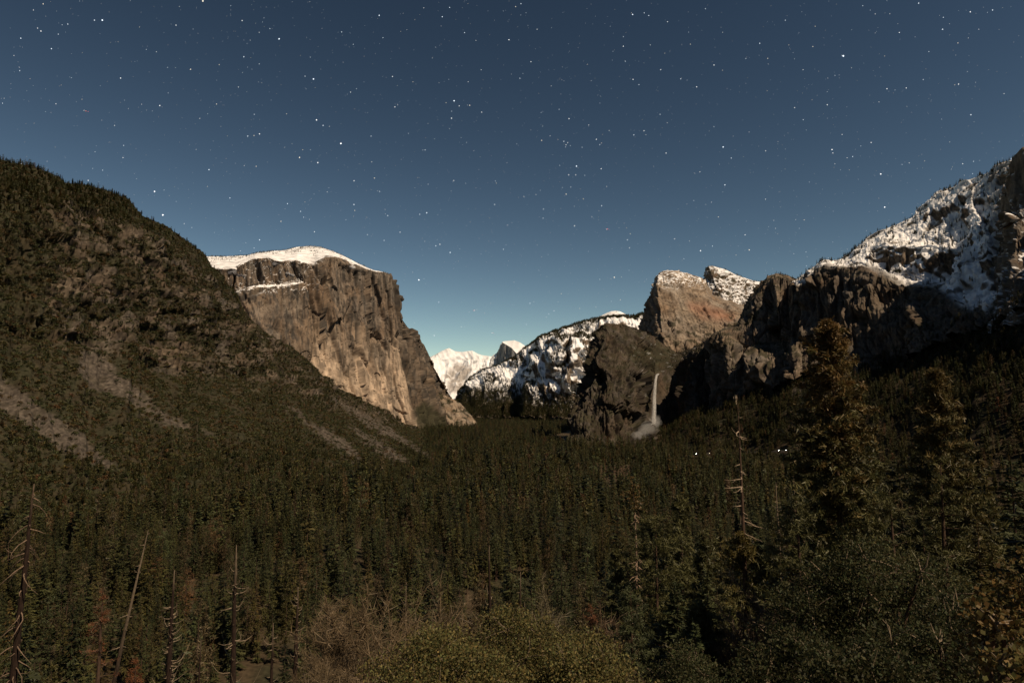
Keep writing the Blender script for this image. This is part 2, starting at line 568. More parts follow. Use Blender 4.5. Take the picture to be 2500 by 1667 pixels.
# ------------------------------------------------------------------ snowy ridge with a dark buttress (6 to 9 km)
rows = [
    (0.0, [(1095, 1030, 7600), (1160, 1026, 7000), (1250, 1026, 6500), (1350, 1028, 5900), (1430, 1030, 5400), (1640, 1040, 4900)]),
    (0.25, [(1110, 1003, 7900), (1165, 998, 7300), (1250, 985, 6900), (1350, 985, 6250), (1430, 985, 5700), (1640, 985, 5200)]),
    (0.62, [(1113, 985, 8600), (1145, 945, 8300), (1180, 925, 8000), (1250, 915, 7600), (1350, 885, 6700), (1430, 870, 6000), (1640, 860, 5500)]),
    (0.88, [(1113, 985, 9200), (1148, 925, 9000), (1190, 910, 8700), (1237, 893, 8100), (1283, 863, 7700), (1330, 832, 7200), (1383, 812, 6700), (1434, 798, 6400), (1500, 787, 6100), (1640, 780, 5700)]),
    (1.0, [(1110, 987, 9500), (1125, 960, 9350), (1145, 925, 9200), (1170, 907, 8950), (1190, 905, 8800), (1219, 898, 8600), (1237, 886, 8400), (1258, 871, 8200), (1283, 851, 8000),
           (1306, 833, 7800), (1327, 821, 7500), (1357, 808, 7300), (1383, 799, 7000), (1408, 792, 6900), (1434, 784, 6700), (1454, 779, 6600), (1500, 774, 6400), (1536, 774, 6300), (1569, 768, 6200), (1640, 764, 6000)]),
]
def ridge_mod(px, py, D, u, v):
    w = 10 * noise(np.stack([px / 30, py / 18, 0 * px], -1), 3)
    e = px + w + 0.22 * (py - 830)        # buttress edge leans left going down
    b = sstep(1308, 1320, e) * (1 - sstep(1395, 1470, e)) * sstep(818, 832, py) * (1 - .35 * sstep(940, 1030, py))
    b2 = sstep(1352, 1362, e) * (1 - sstep(1372, 1400, e)) * sstep(800, 812, py) * (1 - sstep(885, 935, py))
    b3 = sstep(1392, 1400, e) * (1 - sstep(1416, 1440, e)) * sstep(812, 822, py) * (1 - sstep(920, 960, py))
    D = D * np.interp(px, [1108, 1640], [.905, 1.26])
    return D * (1 - 0.085 * b - 0.03 * b2 - 0.025 * b3)
G, uu, vv = loft(rows, 520, 300, modD=ridge_mod)
G = (Relief(G, noiseless_ridge(uu, vv, 1.0)).gully(60, uu, vv, 26, 2.5, 130).slab(35, 330, 700, 133, 2.5, .16, 1, .15).block(38, 90, 220, 135, 1.3, .4, 1, .15).block(20, 36, 80, 136, 1.3, .4, 1, .15)
     .rough(34, 260, 131, 5, 1.5).out())
N = grid_normals(G); N *= np.sign(N[..., 2:3] + 1e-9)
px, py = project(G)
alt = 1 - sstep(935, 985, py + 30 * fbm(G / 500, 3, 4) - 12 * sstep(1250, 1330, px))
wood = np.clip(fbm(G / 160, 5, 7) + 0.25, 0, 1)
Ns = blur(N, 3, 2)
s = sstep(0.38, 0.50, Ns[..., 2] + 0.22 * fbm(G / 80, 5, 21, .6)) * alt
RIDGE_SNOW = s
c = rock_colour(G, 43, 350, 0.55, 0.25) * 0.85
low = sstep(950, 1000, py + 40 * fbm(G / 400, 3, 14))
c = lerp3(c, VEGB, low * 0.7)
c = lerp3(c, SNOW, s)
c = lerp3(c, VEG, sstep(0.12, 0.3, fbm(G / 70, 4, 57)) * 0.75 * (1 - low * 0.5) * sstep(.35, .5, N[..., 2]) * sstep(1290, 1200, px) )
finish('snowy_ridge', G, c, M_FAR, 'long wooded ridge streaked with snow and a dark rock buttress')
SNOWY_RIDGE = (G, N, px, py, s)

# ------------------------------------------------------------------ the great granite wall (3 to 5 km)
rows = [
    (0.0, [(440, 960, 2900), (640, 980, 3050), (760, 1000, 3300), (870, 1030, 3500), (960, 1056, 3720), (1016, 1068, 3830, .72), (1050, 1068, 4200), (1090, 1062, 4700), (1130, 1055, 5200)]),
    (0.10, [(440, 900, 2930), (640, 930, 3080), (760, 955, 3320), (870, 995, 3530), (960, 1032, 3740), (1014, 1048, 3850, .72), (1050, 1046, 4200), (1090, 1040, 4700), (1125, 1030, 5200)]),
    (0.45, [(440, 790, 3000), (620, 800, 3110), (740, 835, 3370), (860, 870, 3600), (940, 893, 3800), (985, 905, 3890, .72), (1020, 930, 4250), (1065, 962, 4700), (1113, 1000, 5200)]),
    (0.66, [(440, 715, 3080), (560, 712, 3180), (625, 704, 3260), (700, 694, 3390), (740, 690, 3470), (800, 715, 3580), (880, 755, 3720), (930, 775, 3840), (967, 780, 3905, .72), (1000, 835, 4300), (1052, 890, 4750), (1110, 985, 5250)]),
    (0.675, [(440, 712, 3180), (560, 709, 3280), (625, 700, 3370), (700, 690, 3470), (740, 686, 3490), (800, 708, 3585), (880, 749, 3722), (930, 769, 3842), (966, 774, 3906, .72), (1000, 833, 4302), (1051, 887, 4752), (1110, 985, 5250)]),
    (0.86, [(440, 660, 3220), (519, 656, 3310), (576, 651, 3320), (600, 640, 3360), (622, 630, 3400), (664, 631, 3450), (690, 636, 3480), (725, 636, 3520), (767, 648, 3565), (794, 631, 3630), (817, 628, 3670), (871, 649, 3770), (909, 664, 3835), (940, 669, 3885),
            (957, 678, 3930, .72), (962, 715, 4000), (966, 763, 4100), (986, 789, 4300), (1005, 816, 4500), (1034, 844, 4700), (1050, 878, 4800), (1065, 920, 4950), (1084, 951, 5100), (1108, 985, 5300)]),
    (1.0, [(440, 630, 3900), (504, 626, 3950), (553, 626, 4000), (603, 624, 4050), (630, 617, 4080), (664, 613, 4120), (695, 611, 4150), (725, 604, 4180), (756, 601, 4180), (783, 604, 4150), (810, 613, 4100), (833, 623, 4050), (871, 642, 4020), (909, 659, 3990), (942, 666, 3970),
           (958, 675, 3970, .72), (963, 712, 4060), (967, 762, 4160), (987, 787, 4370), (1006, 814, 4560), (1035, 841, 4780), (1051, 875, 4880), (1066, 917, 5030), (1085, 948, 5180), (1109, 982, 5380)]),
]
G, uu, vv = loft(rows, 560, 480, back=(1.05, 5, 1.2))
def wall_mod(G):
    edge = noiseless_ridge(uu, vv, 1.0) * np.where(vv > .88, .25, 1.0)
    lowm = (1 - .35 * sstep(.35, .1, vv)) * (1 - .6 * np.exp(-((uu - .72) / .02) ** 2))
    return (Relief(G, edge).rough(30, 110, 149, 4, 1, sstep(.87, .9, vv) * (uu < .71)).slab(80, 300, 1700, 140, 2.5, .15).block(55, 120, 620, 143, 1.2, .35, lowm).block(24, 42, 230, 146, 1.2, .5, lowm).block(10, 15, 70, 147, 1.2, .6, lowm)
            .crack(34, 130, 1700, 151, .10).rough(4, 40, 141, 4, 3.5).out())
G = wall_mod(G)
N = grid_normals(G); N *= np.sign(N[..., 2:3] + 1e-9)
px, py = project(G)
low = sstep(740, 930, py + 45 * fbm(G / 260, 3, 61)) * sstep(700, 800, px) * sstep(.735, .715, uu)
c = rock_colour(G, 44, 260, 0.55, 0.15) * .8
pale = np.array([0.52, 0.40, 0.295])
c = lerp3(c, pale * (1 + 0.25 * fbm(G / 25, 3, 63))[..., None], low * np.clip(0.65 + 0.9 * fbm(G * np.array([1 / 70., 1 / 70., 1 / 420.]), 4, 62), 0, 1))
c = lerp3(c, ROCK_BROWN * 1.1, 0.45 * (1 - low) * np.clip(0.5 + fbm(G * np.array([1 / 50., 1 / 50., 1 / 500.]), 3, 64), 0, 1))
stain = sstep(0.06, 0.30, fbm(G * np.array([1 / 16., 1 / 16., 1 / 480.]), 3, 65) + 0.25 * fbm(G / 200, 3, 66))
c = lerp3(c, ROCK_DARK * 0.7, 0.85 * stain * (1 - .5 * low))
stain2 = sstep(0.05, 0.3, fbm(G * np.array([1 / 34., 1 / 34., 1 / 900.]), 3, 67))
c = lerp3(c, ROCK_DARK, 0.7 * stain2 * (1 - .45 * low))
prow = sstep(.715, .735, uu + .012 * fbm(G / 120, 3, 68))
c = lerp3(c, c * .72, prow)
vegE = poly_mask(px, py, [(1008, 1000), (1035, 978), (1075, 1005), (1110, 1035), (1130, 1066), (1022, 1066), (1018, 1040)], 8, (12 * fbm(G / 60, 3, 69), 9 * fbm(G / 50, 3, 70)))
c = lerp3(c, VEG, .9 * vegE)
s = sstep(.66, .78, N[..., 2] + 0.15 * fbm(G / 60, 4, 22)) * sstep(725, 700, py) * sstep(800, 740, px)
s = np.maximum(s, sstep(.885, .90, vv + 0.10 * fbm(G / 60, 5, 23, .6)) * (uu < .715) * (1 - .8 * sstep(.28, .36, fbm(G / 45, 4, 24)) * sstep(.97, .93, vv)))
c = lerp3(c, SNOW, s)
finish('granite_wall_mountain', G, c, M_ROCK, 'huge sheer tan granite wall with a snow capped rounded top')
GREAT_WALL = (G, N, px, py, s, uu, vv)

# pale outcrop at the foot of the wall
rows = [
    (0.0, [(1000, 1075, 4150), (1060, 1076, 4150), (1120, 1076, 4200), (1200, 1074, 4350)]),
    (0.5, [(1000, 1040, 4400), (1050, 1015, 4420), (1090, 1020, 4400), (1140, 1040, 4400), (1195, 1062, 4400)]),
    (1.0, [(1000, 1005, 4650), (1030, 965, 4700), (1047, 949, 4700), (1062, 955, 4700), (1092, 967, 4700), (1123, 983, 4700), (1150, 1013, 4650), (1169, 1040, 4550), (1190, 1060, 4480)]),
]
G, uu, vv = loft(rows, 180, 120)
G = Relief(G, noiseless_ridge(uu, vv, 1.0)).block(34, 70, 130, 152, 1.3, .4, 1, .6, .4).block(14, 24, 40, 153, 1.3, .5, 1, .6, .4).rough(14, 100, 151, 5).out()
px, py = project(G)
veg = np.maximum(poly_mask(px, py, [(990, 960), (1020, 990), (1050, 1010), (1080, 1032), (1110, 1055), (1130, 1085), (980, 1085)], 8, (8 * fbm(G / 90, 3, 1), 6 * fbm(G / 70, 3, 2))),
                 0.9 * sstep(.02, .25, fbm(G / 60, 4, 71)))
c = rock_colour(G, 45, 120, 0.5, 0.5) * .95
c = lerp3(c, VEG, veg)
finish('granite_outcrop', G, c, M_ROCK, 'pale granite spur at the right foot of the great wall')
OUTCROP = (G, px, py, veg)

# ------------------------------------------------------------------ brown rock peak behind the fall, and the snow flecked one behind it
rows = [
    (0.0, [(1690, 800, 3900), (1780, 800, 3850), (1900, 800, 3900)]),
    (0.5, [(1716, 735, 4050), (1760, 735, 4000), (1810, 745, 4000), (1900, 760, 4050)]),
    (1.0, [(1717, 705, 4350), (1720, 677, 4350), (1722, 654, 4350), (1730, 650, 4300), (1739, 649, 4300), (1771, 658, 4300), (1799, 672, 4300), (1841, 686, 4300), (1859, 689, 4300), (1905, 700, 4300)]),
]
G, uu, vv = loft(rows, 190, 130)
G = Relief(G, noiseless_ridge(uu, vv, 1.0)).block(26, 60, 70, 162, 1.3, .4, 1, .6).block(10, 18, 24, 163, 1.3, .5, 1, .6).rough(22, 110, 161, 5).out()
N = grid_normals(G); N *= np.sign(N[..., 2:3] + 1e-9)
s = sstep(.42, .56, N[..., 2] + .3 * fbm(G / 28, 4, 24)) * sstep(-.25, .1, fbm(G / 45, 3, 25) + .08)
c = lerp3(lerp3(rock_colour(G, 46, 120, .4, .2) * .8, VEG, sstep(-.05, .2, fbm(G / 35, 4, 26)) * .75), SNOW, s)
finish('snow_flecked_peak', G, c, M_ROCK, 'snow flecked wooded peak behind the brown rounded rock')
BACKPEAK = (G, N)

rows = [
    (0.0, [(1545, 880, 3350), (1600, 890, 3150), (1660, 900, 3150), (1720, 900, 3100), (1790, 880, 3150), (1870, 850, 3250)]),
    (0.22, [(1553, 830, 3600), (1617, 835, 3220, .2), (1660, 830, 3250), (1720, 830, 3250), (1790, 810, 3250), (1870, 790, 3300)]),
    (0.62, [(1566, 775, 3700), (1613, 765, 3330, .2), (1660, 745, 3400), (1700, 745, 3450), (1790, 775, 3450), (1870, 775, 3450)]),
    (0.86, [(1588, 720, 3720), (1606, 700, 3420, .2), (1640, 685, 3500), (1690, 705, 3550), (1740, 735, 3550), (1800, 755, 3550), (1870, 768, 3550)]),
    (1.0, [(1575, 748, 3820), (1586, 724, 3820, .05), (1593, 714, 3810, .08), (1599, 681, 3700, .13), (1605, 673, 3660, .17), (1611, 667, 3640, .21), (1631, 660, 3650), (1652, 661, 3670), (1680, 668, 3700), (1715, 679, 3700), (1736, 720, 3700), (1771, 737, 3700), (1834, 750, 3700), (1870, 762, 3700)]),
]
G, uu, vv = loft(rows, 300, 240, back=(1.05, 5, 1.2))
edge = noiseless_ridge(uu, vv, 1.0)
G = Relief(G, edge).slab(34, 140, 330, 173, 2.5, .2, 1, .4).block(30, 70, 120, 175, 1.3, .4, 1, .6, .35).block(11, 22, 34, 177, 1.2, .5, 1, .6, .3).block(5, 9, 12, 178, 1, .5, 1, .6, .3).rough(5, 40, 171, 4, 1.6).out()
N = grid_normals(G); N *= np.sign(N[..., 2:3] + 1e-9)
px, py = project(G)
c = rock_colour(G, 47, 160, .4, .35)
red = poly_mask(px, py, [(1680, 740), (1730, 745), (1790, 770), (1770, 785), (1720, 775), (1690, 760)], 14, (18 * fbm(G / 60, 3, 3), 8 * fbm(G / 50, 3, 4)))
c = lerp3(c, np.array([0.26, 0.12, 0.075]), .6 * red)
c = lerp3(c, VEG, sstep(.05, .3, fbm(G / 40, 4, 27) - .5 * sstep(800, 740, py)) * .8)
s = sstep(.60, .72, N[..., 2] + .3 * fbm(G / 25, 4, 28)) * sstep(720, 680, py) * sstep(1790, 1740, px)
c = lerp3(c, SNOW, np.clip(s, 0, 1) * sstep(-.15, .15, fbm(G / 18, 3, 29)))
finish('brown_rock_peak', G, c, M_ROCK, 'rounded brown rock peak with a shaded sheer side behind the waterfall')

# ------------------------------------------------------------------ cliff with the hanging valley the fall drops from
rows = [
    (0.0, [(1375, 1095, 2300), (1430, 1095, 2250), (1500, 1098, 2300), (1560, 1090, 2430), (1600, 1075, 2600, .58), (1650, 1070, 2640, .73), (1690, 1060, 2480, .85), (1745, 1040, 2430)]),
    (0.12, [(1392, 1060, 2480), (1430, 1062, 2360), (1500, 1060, 2400), (1560, 1050, 2500), (1598, 1030, 2680, .58), (1655, 1028, 2720, .73), (1688, 1010, 2540, .85), (1740, 985, 2480)]),
    (0.40, [(1408, 975, 2650), (1440, 970, 2460), (1500, 975, 2480), (1560, 975, 2560), (1600, 965, 2730, .58), (1655, 960, 2780, .73), (1690, 945, 2590, .85), (1735, 935, 2560)]),
    (0.60, [(1422, 888, 2720), (1452, 885, 2560), (1500, 905, 2560), (1555, 905, 2620), (1590, 914, 2720), (1603, 917, 2745, .58), (1640, 895, 2850, .70), (1660, 886, 2850, .75), (1690, 865, 2680, .85), (1733, 840, 2660)]),
    (0.82, [(1447, 845, 2780), (1475, 835, 2680), (1520, 850, 2750), (1570, 865, 2850), (1600, 870, 2950, .58), (1640, 872, 3000, .70), (1665, 870, 2950, .75), (1695, 850, 2850, .85), (1733, 833, 2780)]),
    (1.0, [(1456, 822, 2900), (1460, 808, 2880), (1466, 797, 2850), (1480, 789, 2850), (1501, 791, 2900), (1525, 793, 2950), (1557, 803, 3000), (1595, 821, 3100), (1617, 838, 3150), (1652, 862, 3150), (1690, 850, 3050), (1735, 829, 2900)]),
]
def fall_mod(px, py, D, u, v):
    w = 6 * noise(np.stack([px / 20, py / 40, 0 * px], -1), 8)
    g = sstep(0.09, 0.0, np.abs(u - .12)) * sstep(.1, .3, v) * sstep(.62, .5, v)
    return D * (1 + 0.03 * g)
G, uu, vv = loft(rows, 440, 330, modD=fall_mod)
edge = noiseless_ridge(uu, vv, 1.0)
calm = 1 - .9 * sstep(.51, .555, uu) * sstep(.72, .64, uu) - .62 * sstep(.64, .72, uu) * sstep(.86, .80, uu)
G = (Relief(G, edge * calm).slab(85, 130, 480, 183, 2.5, .18).block(46, 70, 210, 184, 1.3, .5, 1, .3).block(20, 26, 70, 185, 1.3, .6, 1, .45).block(8, 10, 20, 187, 1.2, .6, 1, .6)
     .crack(34, 60, 480, 186, .12).rough(5, 30, 181, 4, 1.6).out())
N = grid_normals(G); N *= np.sign(N[..., 2:3] + 1e-9)
px, py = project(G)
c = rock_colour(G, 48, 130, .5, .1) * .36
veg = poly_mask(px, py, [(1540, 850), (1580, 840), (1640, 850), (1655, 872), (1640, 890), (1604, 912), (1570, 895), (1545, 880)], 10, (14 * fbm(G / 40, 3, 5), 6 * fbm(G / 30, 3, 6)))
veg = np.maximum(veg * .95, sstep(.0, .3, fbm(G / 35, 4, 32) + .4 * sstep(.3, .6, N[..., 2]) - .12) * .85)
c = lerp3(c, lerp3(VEGB, VEG, sstep(-.2, .2, fbm(G / 25, 3, 33))), veg)
s = sstep(.66, .78, N[..., 2] + .2 * fbm(G / 20, 3, 34)) * sstep(.28, .45, fbm(G / 30, 3, 35)) * sstep(1500, 1560, px)
c = lerp3(c, SNOW, s * .2)
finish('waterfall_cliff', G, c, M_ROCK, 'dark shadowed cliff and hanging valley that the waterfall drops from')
FALLS = (G, N, px, py, veg)

# ------------------------------------------------------------------ dark tower right of the fall
rows = [
    (0.0, [(1725, 1030, 2350), (1780, 1015, 2300), (1830, 995, 2230), (1880, 965, 2180), (1930, 930, 2120), (1990, 905, 2080), (2040, 890, 2060)]),
    (0.16, [(1728, 985, 2420), (1780, 968, 2370), (1830, 930, 2300), (1880, 895, 2240), (1930, 868, 2190), (1980, 850, 2180), (2040, 835, 2150)]),
    (0.30, [(1732, 930, 2500), (1775, 920, 2410), (1815, 890, 2370), (1850, 845, 2330), (1890, 842, 2330), (1930, 838, 2290), (1965, 822, 2320), (2040, 815, 2250)]),
    (0.34, [(1732, 920, 2510), (1775, 905, 2430), (1815, 878, 2430), (1850, 838, 2420), (1890, 836, 2400), (1930, 832, 2330), (1965, 815, 2370), (2040, 810, 2280)]),
    (0.62, [(1732, 860, 2560), (1762, 830, 2460), (1800, 815, 2480), (1840, 780, 2500), (1890, 760, 2460), (1930, 755, 2400), (1950, 750, 2430), (2025, 800, 2330)]),
    (0.9, [(1732, 838, 2600), (1755, 812, 2520), (1799, 797, 2540), (1830, 757, 2560), (1866, 695, 2530), (1894, 675, 2500), (1925, 679, 2480), (1950, 700, 2530), (2018, 794, 2420)]),
    (1.0, [(1732, 833, 2680), (1746, 814, 2640), (1771, 798, 2640), (1799, 793, 2620), (1820, 765, 2620), (1841, 733, 2620), (1859, 695, 2620), (1873, 675, 2600), (1894, 668, 2600), (1925, 672, 2600), (1946, 684, 2620), (1958, 697, 2620), (1985, 748, 2580), (2020, 792, 2520)]),
]
def tower_mod(px, py, D, u, v):
    w = 5 * noise(np.stack([px / 16, py / 40, 0 * px], -1), 18)
    p1 = sstep(1880, 1896, px + w) * (1 - sstep(1898, 1912, px + w)) * sstep(690, 720, py) * (1 - sstep(790, 815, py))
    p2 = sstep(1926, 1936, px + w) * (1 - sstep(1944, 1962, px + w)) * sstep(685, 700, py)
    p3 = sstep(1766, 1780, px + w) * (1 - sstep(1790, 1815, px + w)) * sstep(825, 845, py)
    return D * (1 - 0.03 * p1 - 0.04 * p2 - .025 * p3)
G, uu, vv = loft(rows, 330, 330, modD=tower_mod)
edge = noiseless_ridge(uu, vv, 1.0)
G = (Relief(G, edge).slab(52, 110, 520, 193, 2.5, .18).block(32, 60, 260, 194, 1.3, .4).block(14, 22, 90, 195, 1.3, .5, 1, .3).block(6, 9, 30, 198, 1.2, .6, 1, .4)
     .crack(28, 55, 560, 196, .12).rough(4, 30, 191, 4, 2.0).out())
N = grid_normals(G); N *= np.sign(N[..., 2:3] + 1e-9)
px, py = project(G)
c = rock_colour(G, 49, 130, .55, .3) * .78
c = lerp3(c, VEG, sstep(.05, .3, fbm(G / 30, 4, 36) + .35 * sstep(.4, .7, N[..., 2]) - .1) * .8)
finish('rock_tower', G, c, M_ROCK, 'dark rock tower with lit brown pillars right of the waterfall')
TOWER = (G, N, px, py)

# ------------------------------------------------------------------ snowy cliff ridge climbing to the right
rows = [
    (0.0, [(1935, 905, 2080), (2040, 910, 1980), (2130, 905, 1880), (2220, 885, 1780), (2280, 850, 1680), (2360, 810, 1530), (2440, 780, 1400), (2560, 740, 1200)]),
    (0.10, [(1940, 850, 2150), (2040, 868, 2050), (2130, 868, 1950), (2220, 845, 1850), (2265, 800, 1760), (2350, 770, 1610), (2430, 740, 1480), (2560, 700, 1280)]),
    (0.42, [(1945, 705, 2260), (1970, 690, 2240), (1991, 662, 2220), (2012, 652, 2200), (2060, 656, 2140), (2104, 656, 2100), (2154, 672, 2050), (2213, 695, 1980), (2263, 700, 1900), (2336, 720, 1750), (2420, 700, 1600), (2560, 640, 1350)]),
    (0.50, [(1946, 698, 2330), (1970, 685, 2320), (1991, 656, 2310), (2012, 644, 2300), (2060, 648, 2270), (2104, 645, 2230), (2154, 660, 2170), (2213, 680, 2080), (2263, 680, 2000), (2330, 668, 1850), (2420, 640, 1680), (2560, 590, 1420)]),
    (0.70, [(1947, 695, 2390), (1972, 681, 2380), (1993, 653, 2370), (2014, 641, 2360), (2060, 636, 2330), (2104, 618, 2290), (2160, 600, 2220), (2213, 602, 2150), (2263, 602, 2080), (2325, 604, 1960), (2400, 590, 1820), (2560, 520, 1520)]),
    (0.76, [(1947, 695, 2410), (1972, 681, 2400), (1993, 653, 2390), (2014, 641, 2380), (2060, 634, 2360), (2104, 612, 2340), (2160, 590, 2290), (2213, 588, 2240), (2263, 588, 2170), (2325, 590, 2030), (2400, 560, 1880), (2560, 500, 1580)]),
    (1.0, [(1930, 690, 2450), (1947, 691, 2450), (1975, 668, 2440), (1991, 653, 2430), (2009, 639, 2430), (2045, 637, 2430), (2071, 624, 2430), (2089, 606, 2430), (2118, 584, 2430), (2147, 566, 2420), (2191, 548, 2400), (2227, 532, 2370), (2242, 515, 2370), (2263, 493, 2350), (2285, 475, 2330),
           (2322, 461, 2280), (2347, 446, 2250), (2383, 433, 2200), (2416, 421, 2150), (2438, 402, 2120), (2467, 393, 2050), (2520, 370, 1950), (2560, 350, 1900)]),
]
G, uu, vv = loft(rows, 520, 380)
edge = noiseless_ridge(uu, vv, 1.0)
G = (Relief(G, edge).slab(62, 130, 520, 203, 2.5, .16, 1, .2).block(34, 64, 260, 204, 1.3, .4, 1, .25).block(14, 22, 80, 205, 1.3, .5, 1, .25).block(6, 9, 26, 207, 1.2, .6, 1, .2)
     .crack(22, 70, 500, 206, .12).rough(13, 90, 201, 5, 2.0).out())
N = grid_normals(G); N *= np.sign(N[..., 2:3] + 1e-9)
px, py = project(G)
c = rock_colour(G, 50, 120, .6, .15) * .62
Ns = blur(N, 3, 2)
s = sstep(.40, .48, Ns[..., 2] + .12 * fbm(G / 50, 4, 37)) * sstep(.40, .5, vv + .04 * fbm(G / 60, 3, 38))
s2 = sstep(.44, .54, Ns[..., 2] + .16 * fbm(G / 40, 4, 39)) * poly_mask(px, py, [(2280, 690), (2330, 650), (2440, 640), (2450, 720), (2400, 760), (2350, 745)], 14)
c = lerp3(c, VEG, sstep(.1, .32, fbm(G / 26, 4, 40)) * .85 * sstep(.3, .5, N[..., 2]))
s = s * (1 - .55 * sstep(2380, 2440, px))
s = np.maximum(s, s2) * (1 - .85 * sstep(.2, .4, fbm(G / 70, 4, 43)))
c = lerp3(c, SNOW, s)
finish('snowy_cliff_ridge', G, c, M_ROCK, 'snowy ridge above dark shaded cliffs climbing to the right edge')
RIGHT = (G, N, px, py, s, vv)

# ------------------------------------------------------------------ near cliff on the right edge
rows = [
    (0.0, [(2395, 800, 1430), (2480, 790, 1300), (2640, 800, 1104), (2900, 830, 910)]),
    (0.35, [(2428, 690, 1598), (2470, 650, 1468), (2640, 760, 1234), (2900, 820, 1040)]),
    (0.7, [(2452, 560, 1690), (2485, 520, 1560), (2560, 660, 1468), (2640, 750, 1364), (2900, 810, 1170)]),
    (1.0, [(2436, 640, 1794), (2450, 540, 1794, .12), (2459, 436, 1768, .24), (2474, 384, 1728, .32), (2496, 359, 1690), (2525, 352, 1676), (2570, 600, 1624), (2640, 740, 1560), (2900, 800, 1430)]),
]
G, uu, vv = loft(rows, 200, 260)
G = Relief(G, noiseless_ridge(uu, vv, 1.0)).slab(45, 90, 420, 212, 2.5, .18).block(20, 32, 110, 213, 1.3).block(7, 10, 30, 215, 1.2, .6, 1, .3).crack(18, 50, 400, 214).rough(6, 40, 211, 4, 1.8).out()
N = grid_normals(G); N *= np.sign(N[..., 2:3] + 1e-9)
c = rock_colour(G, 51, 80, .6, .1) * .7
s = sstep(.58, .7, N[..., 2] + .2 * fbm(G / 14, 4, 47)) * sstep(0, .3, fbm(G / 25, 3, 48))
c = lerp3(c, SNOW, s * .9)
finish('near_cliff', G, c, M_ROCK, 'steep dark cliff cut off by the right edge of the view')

# ------------------------------------------------------------------ left hill: wooded crest, brown cliffs, brush and scree
rows = [
    (0.0, [(-330, 1365, 640), (0, 1330, 690), (200, 1290, 780), (400, 1262, 870), (600, 1240, 960, .52), (800, 1222, 1030, .68), (1000, 1185, 1250, .82), (1090, 1150, 1560, .90), (1070, 1098, 2350, .96), (1045, 1064, 3450, 1)]),
    (0.06, [(-330, 1330, 720), (0, 1290, 780), (200, 1255, 880), (400, 1230, 980), (600, 1210, 1080, .52), (800, 1195, 1160, .68), (1000, 1160, 1400, .82), (1080, 1130, 1700, .90), (1060, 1085, 2500, .96), (1036, 1056, 3500, 1)]),
    (0.42, [(-330, 850, 1050), (0, 850, 1120), (150, 850, 1250), (300, 870, 1400), (430, 910, 1580), (560, 940, 1750, .52), (680, 965, 1950, .62), (800, 1000, 2200, .74), (930, 1045, 2600, .87), (1028, 1058, 3300, 1)]),
    (0.72, [(-330, 600, 1150), (0, 570, 1270), (150, 550, 1420), (300, 570, 1580), (450, 650, 1800, .50), (560, 745, 2000, .57), (650, 835, 2250, .65), (760, 915, 2450, .77), (900, 1005, 2800, .90), (1020, 1052, 3300, 1)]),
    (1.0, [(-330, 330, 1350), (0, 392, 1520), (81, 407, 1560), (146, 438, 1600), (157, 452, 1610), (200, 452, 1640), (255, 465, 1700), (309, 487, 1800), (325, 508, 1830), (352, 532, 1870), (396, 549, 1950), (461, 595, 2050), (493, 616, 2100, .50), (515, 653, 2150), (550, 690, 2200), (576, 718, 2250), (595, 764, 2290), (618, 787, 2320),
           (649, 814, 2360, .65), (687, 841, 2420), (725, 860, 2480), (767, 894, 2560, .77), (806, 944, 2650), (871, 975, 2800), (913, 998, 2950, .90), (959, 1024, 3100), (1016, 1049, 3320)]),
]
G, uu, vv = loft(rows, 680, 420)
edge = noiseless_ridge(uu, vv, 1.0)
band = sstep(.36, .46, vv + .05 * fbm(G / 120, 3, 44)) * sstep(.86, .74, vv + .06 * fbm(G / 150, 3, 45))
Nn = grid_normals(G); Nn *= np.sign(Nn[..., 2:3] + 1e-9)
G = (Relief(G, edge).gully(24, uu, vv, 22, 1.6, 220).slab(40, 150, 110, 223, 2.5, .2, band, .6).block(26, 60, 42, 224, 1.3, .4, band, .8, .25).block(11, 22, 14, 226, 1.3, .5, band, .8, .2).rough(18, 240, 221, 5)
     .block(5, 9, 7, 227, 1.2, .5, .2 + .8 * band, .8).rough(4, 30, 222, 4, 1.0, .25 + .75 * band).out())
# ledges: bands of small steps across the cliff
zz = G[..., 2] / 26 + .8 * fbm(G / 90, 3, 46)
step = (zz - np.floor(zz))
G = G - np.stack([0 * step, 0 * step, band * 9 * (sstep(.0, 1, step) - .5)], -1)
N = grid_normals(G); N *= np.sign(N[..., 2:3] + 1e-9)
px, py = project(G)
wob = (26 * fbm(G / 70, 5, 91, .6), 18 * fbm(G / 50, 5, 92, .6))
SCREES = [
    ([(200, 850), (228, 862), (270, 885), (330, 945), (400, 1005), (456, 1040), (440, 1050), (350, 1003), (290, 968), (225, 945), (190, 905)], 5),
    ([(-40, 890), (0, 905), (60, 960), (130, 1010), (200, 1068), (285, 1135), (262, 1152), (150, 1098), (70, 1045), (0, 1000), (-40, 990)], 7),
    ([(812, 966), (860, 992), (920, 1022), (975, 1058), (1062, 1120), (1045, 1124), (960, 1074), (900, 1040), (850, 1010)], 4),
    ([(838, 1030), (900, 1062), (960, 1095), (1012, 1132), (985, 1138), (930, 1108), (880, 1074)], 4),
    ([(735, 1012), (800, 1050), (860, 1090), (890, 1130), (850, 1124), (800, 1084), (745, 1040)], 8),
    ([(480, 1043), (530, 1062), (528, 1070), (478, 1054)], 4),
    ([(330, 1010), (350, 1012), (400, 1036), (395, 1044)], 3),
    ([(700, 985), (745, 1010), (735, 1020), (690, 995)], 5),
]
scree = np.zeros(px.shape)
for poly, soft in SCREES:
    scree = np.maximum(scree, poly_mask(px, py, poly, soft, wob))
c = lerp3(VEGB, VEG, sstep(-.2, .25, fbm(G / 40, 4, 93)))
rock = rock_colour(G, 52, 110, .5, .3) * .43
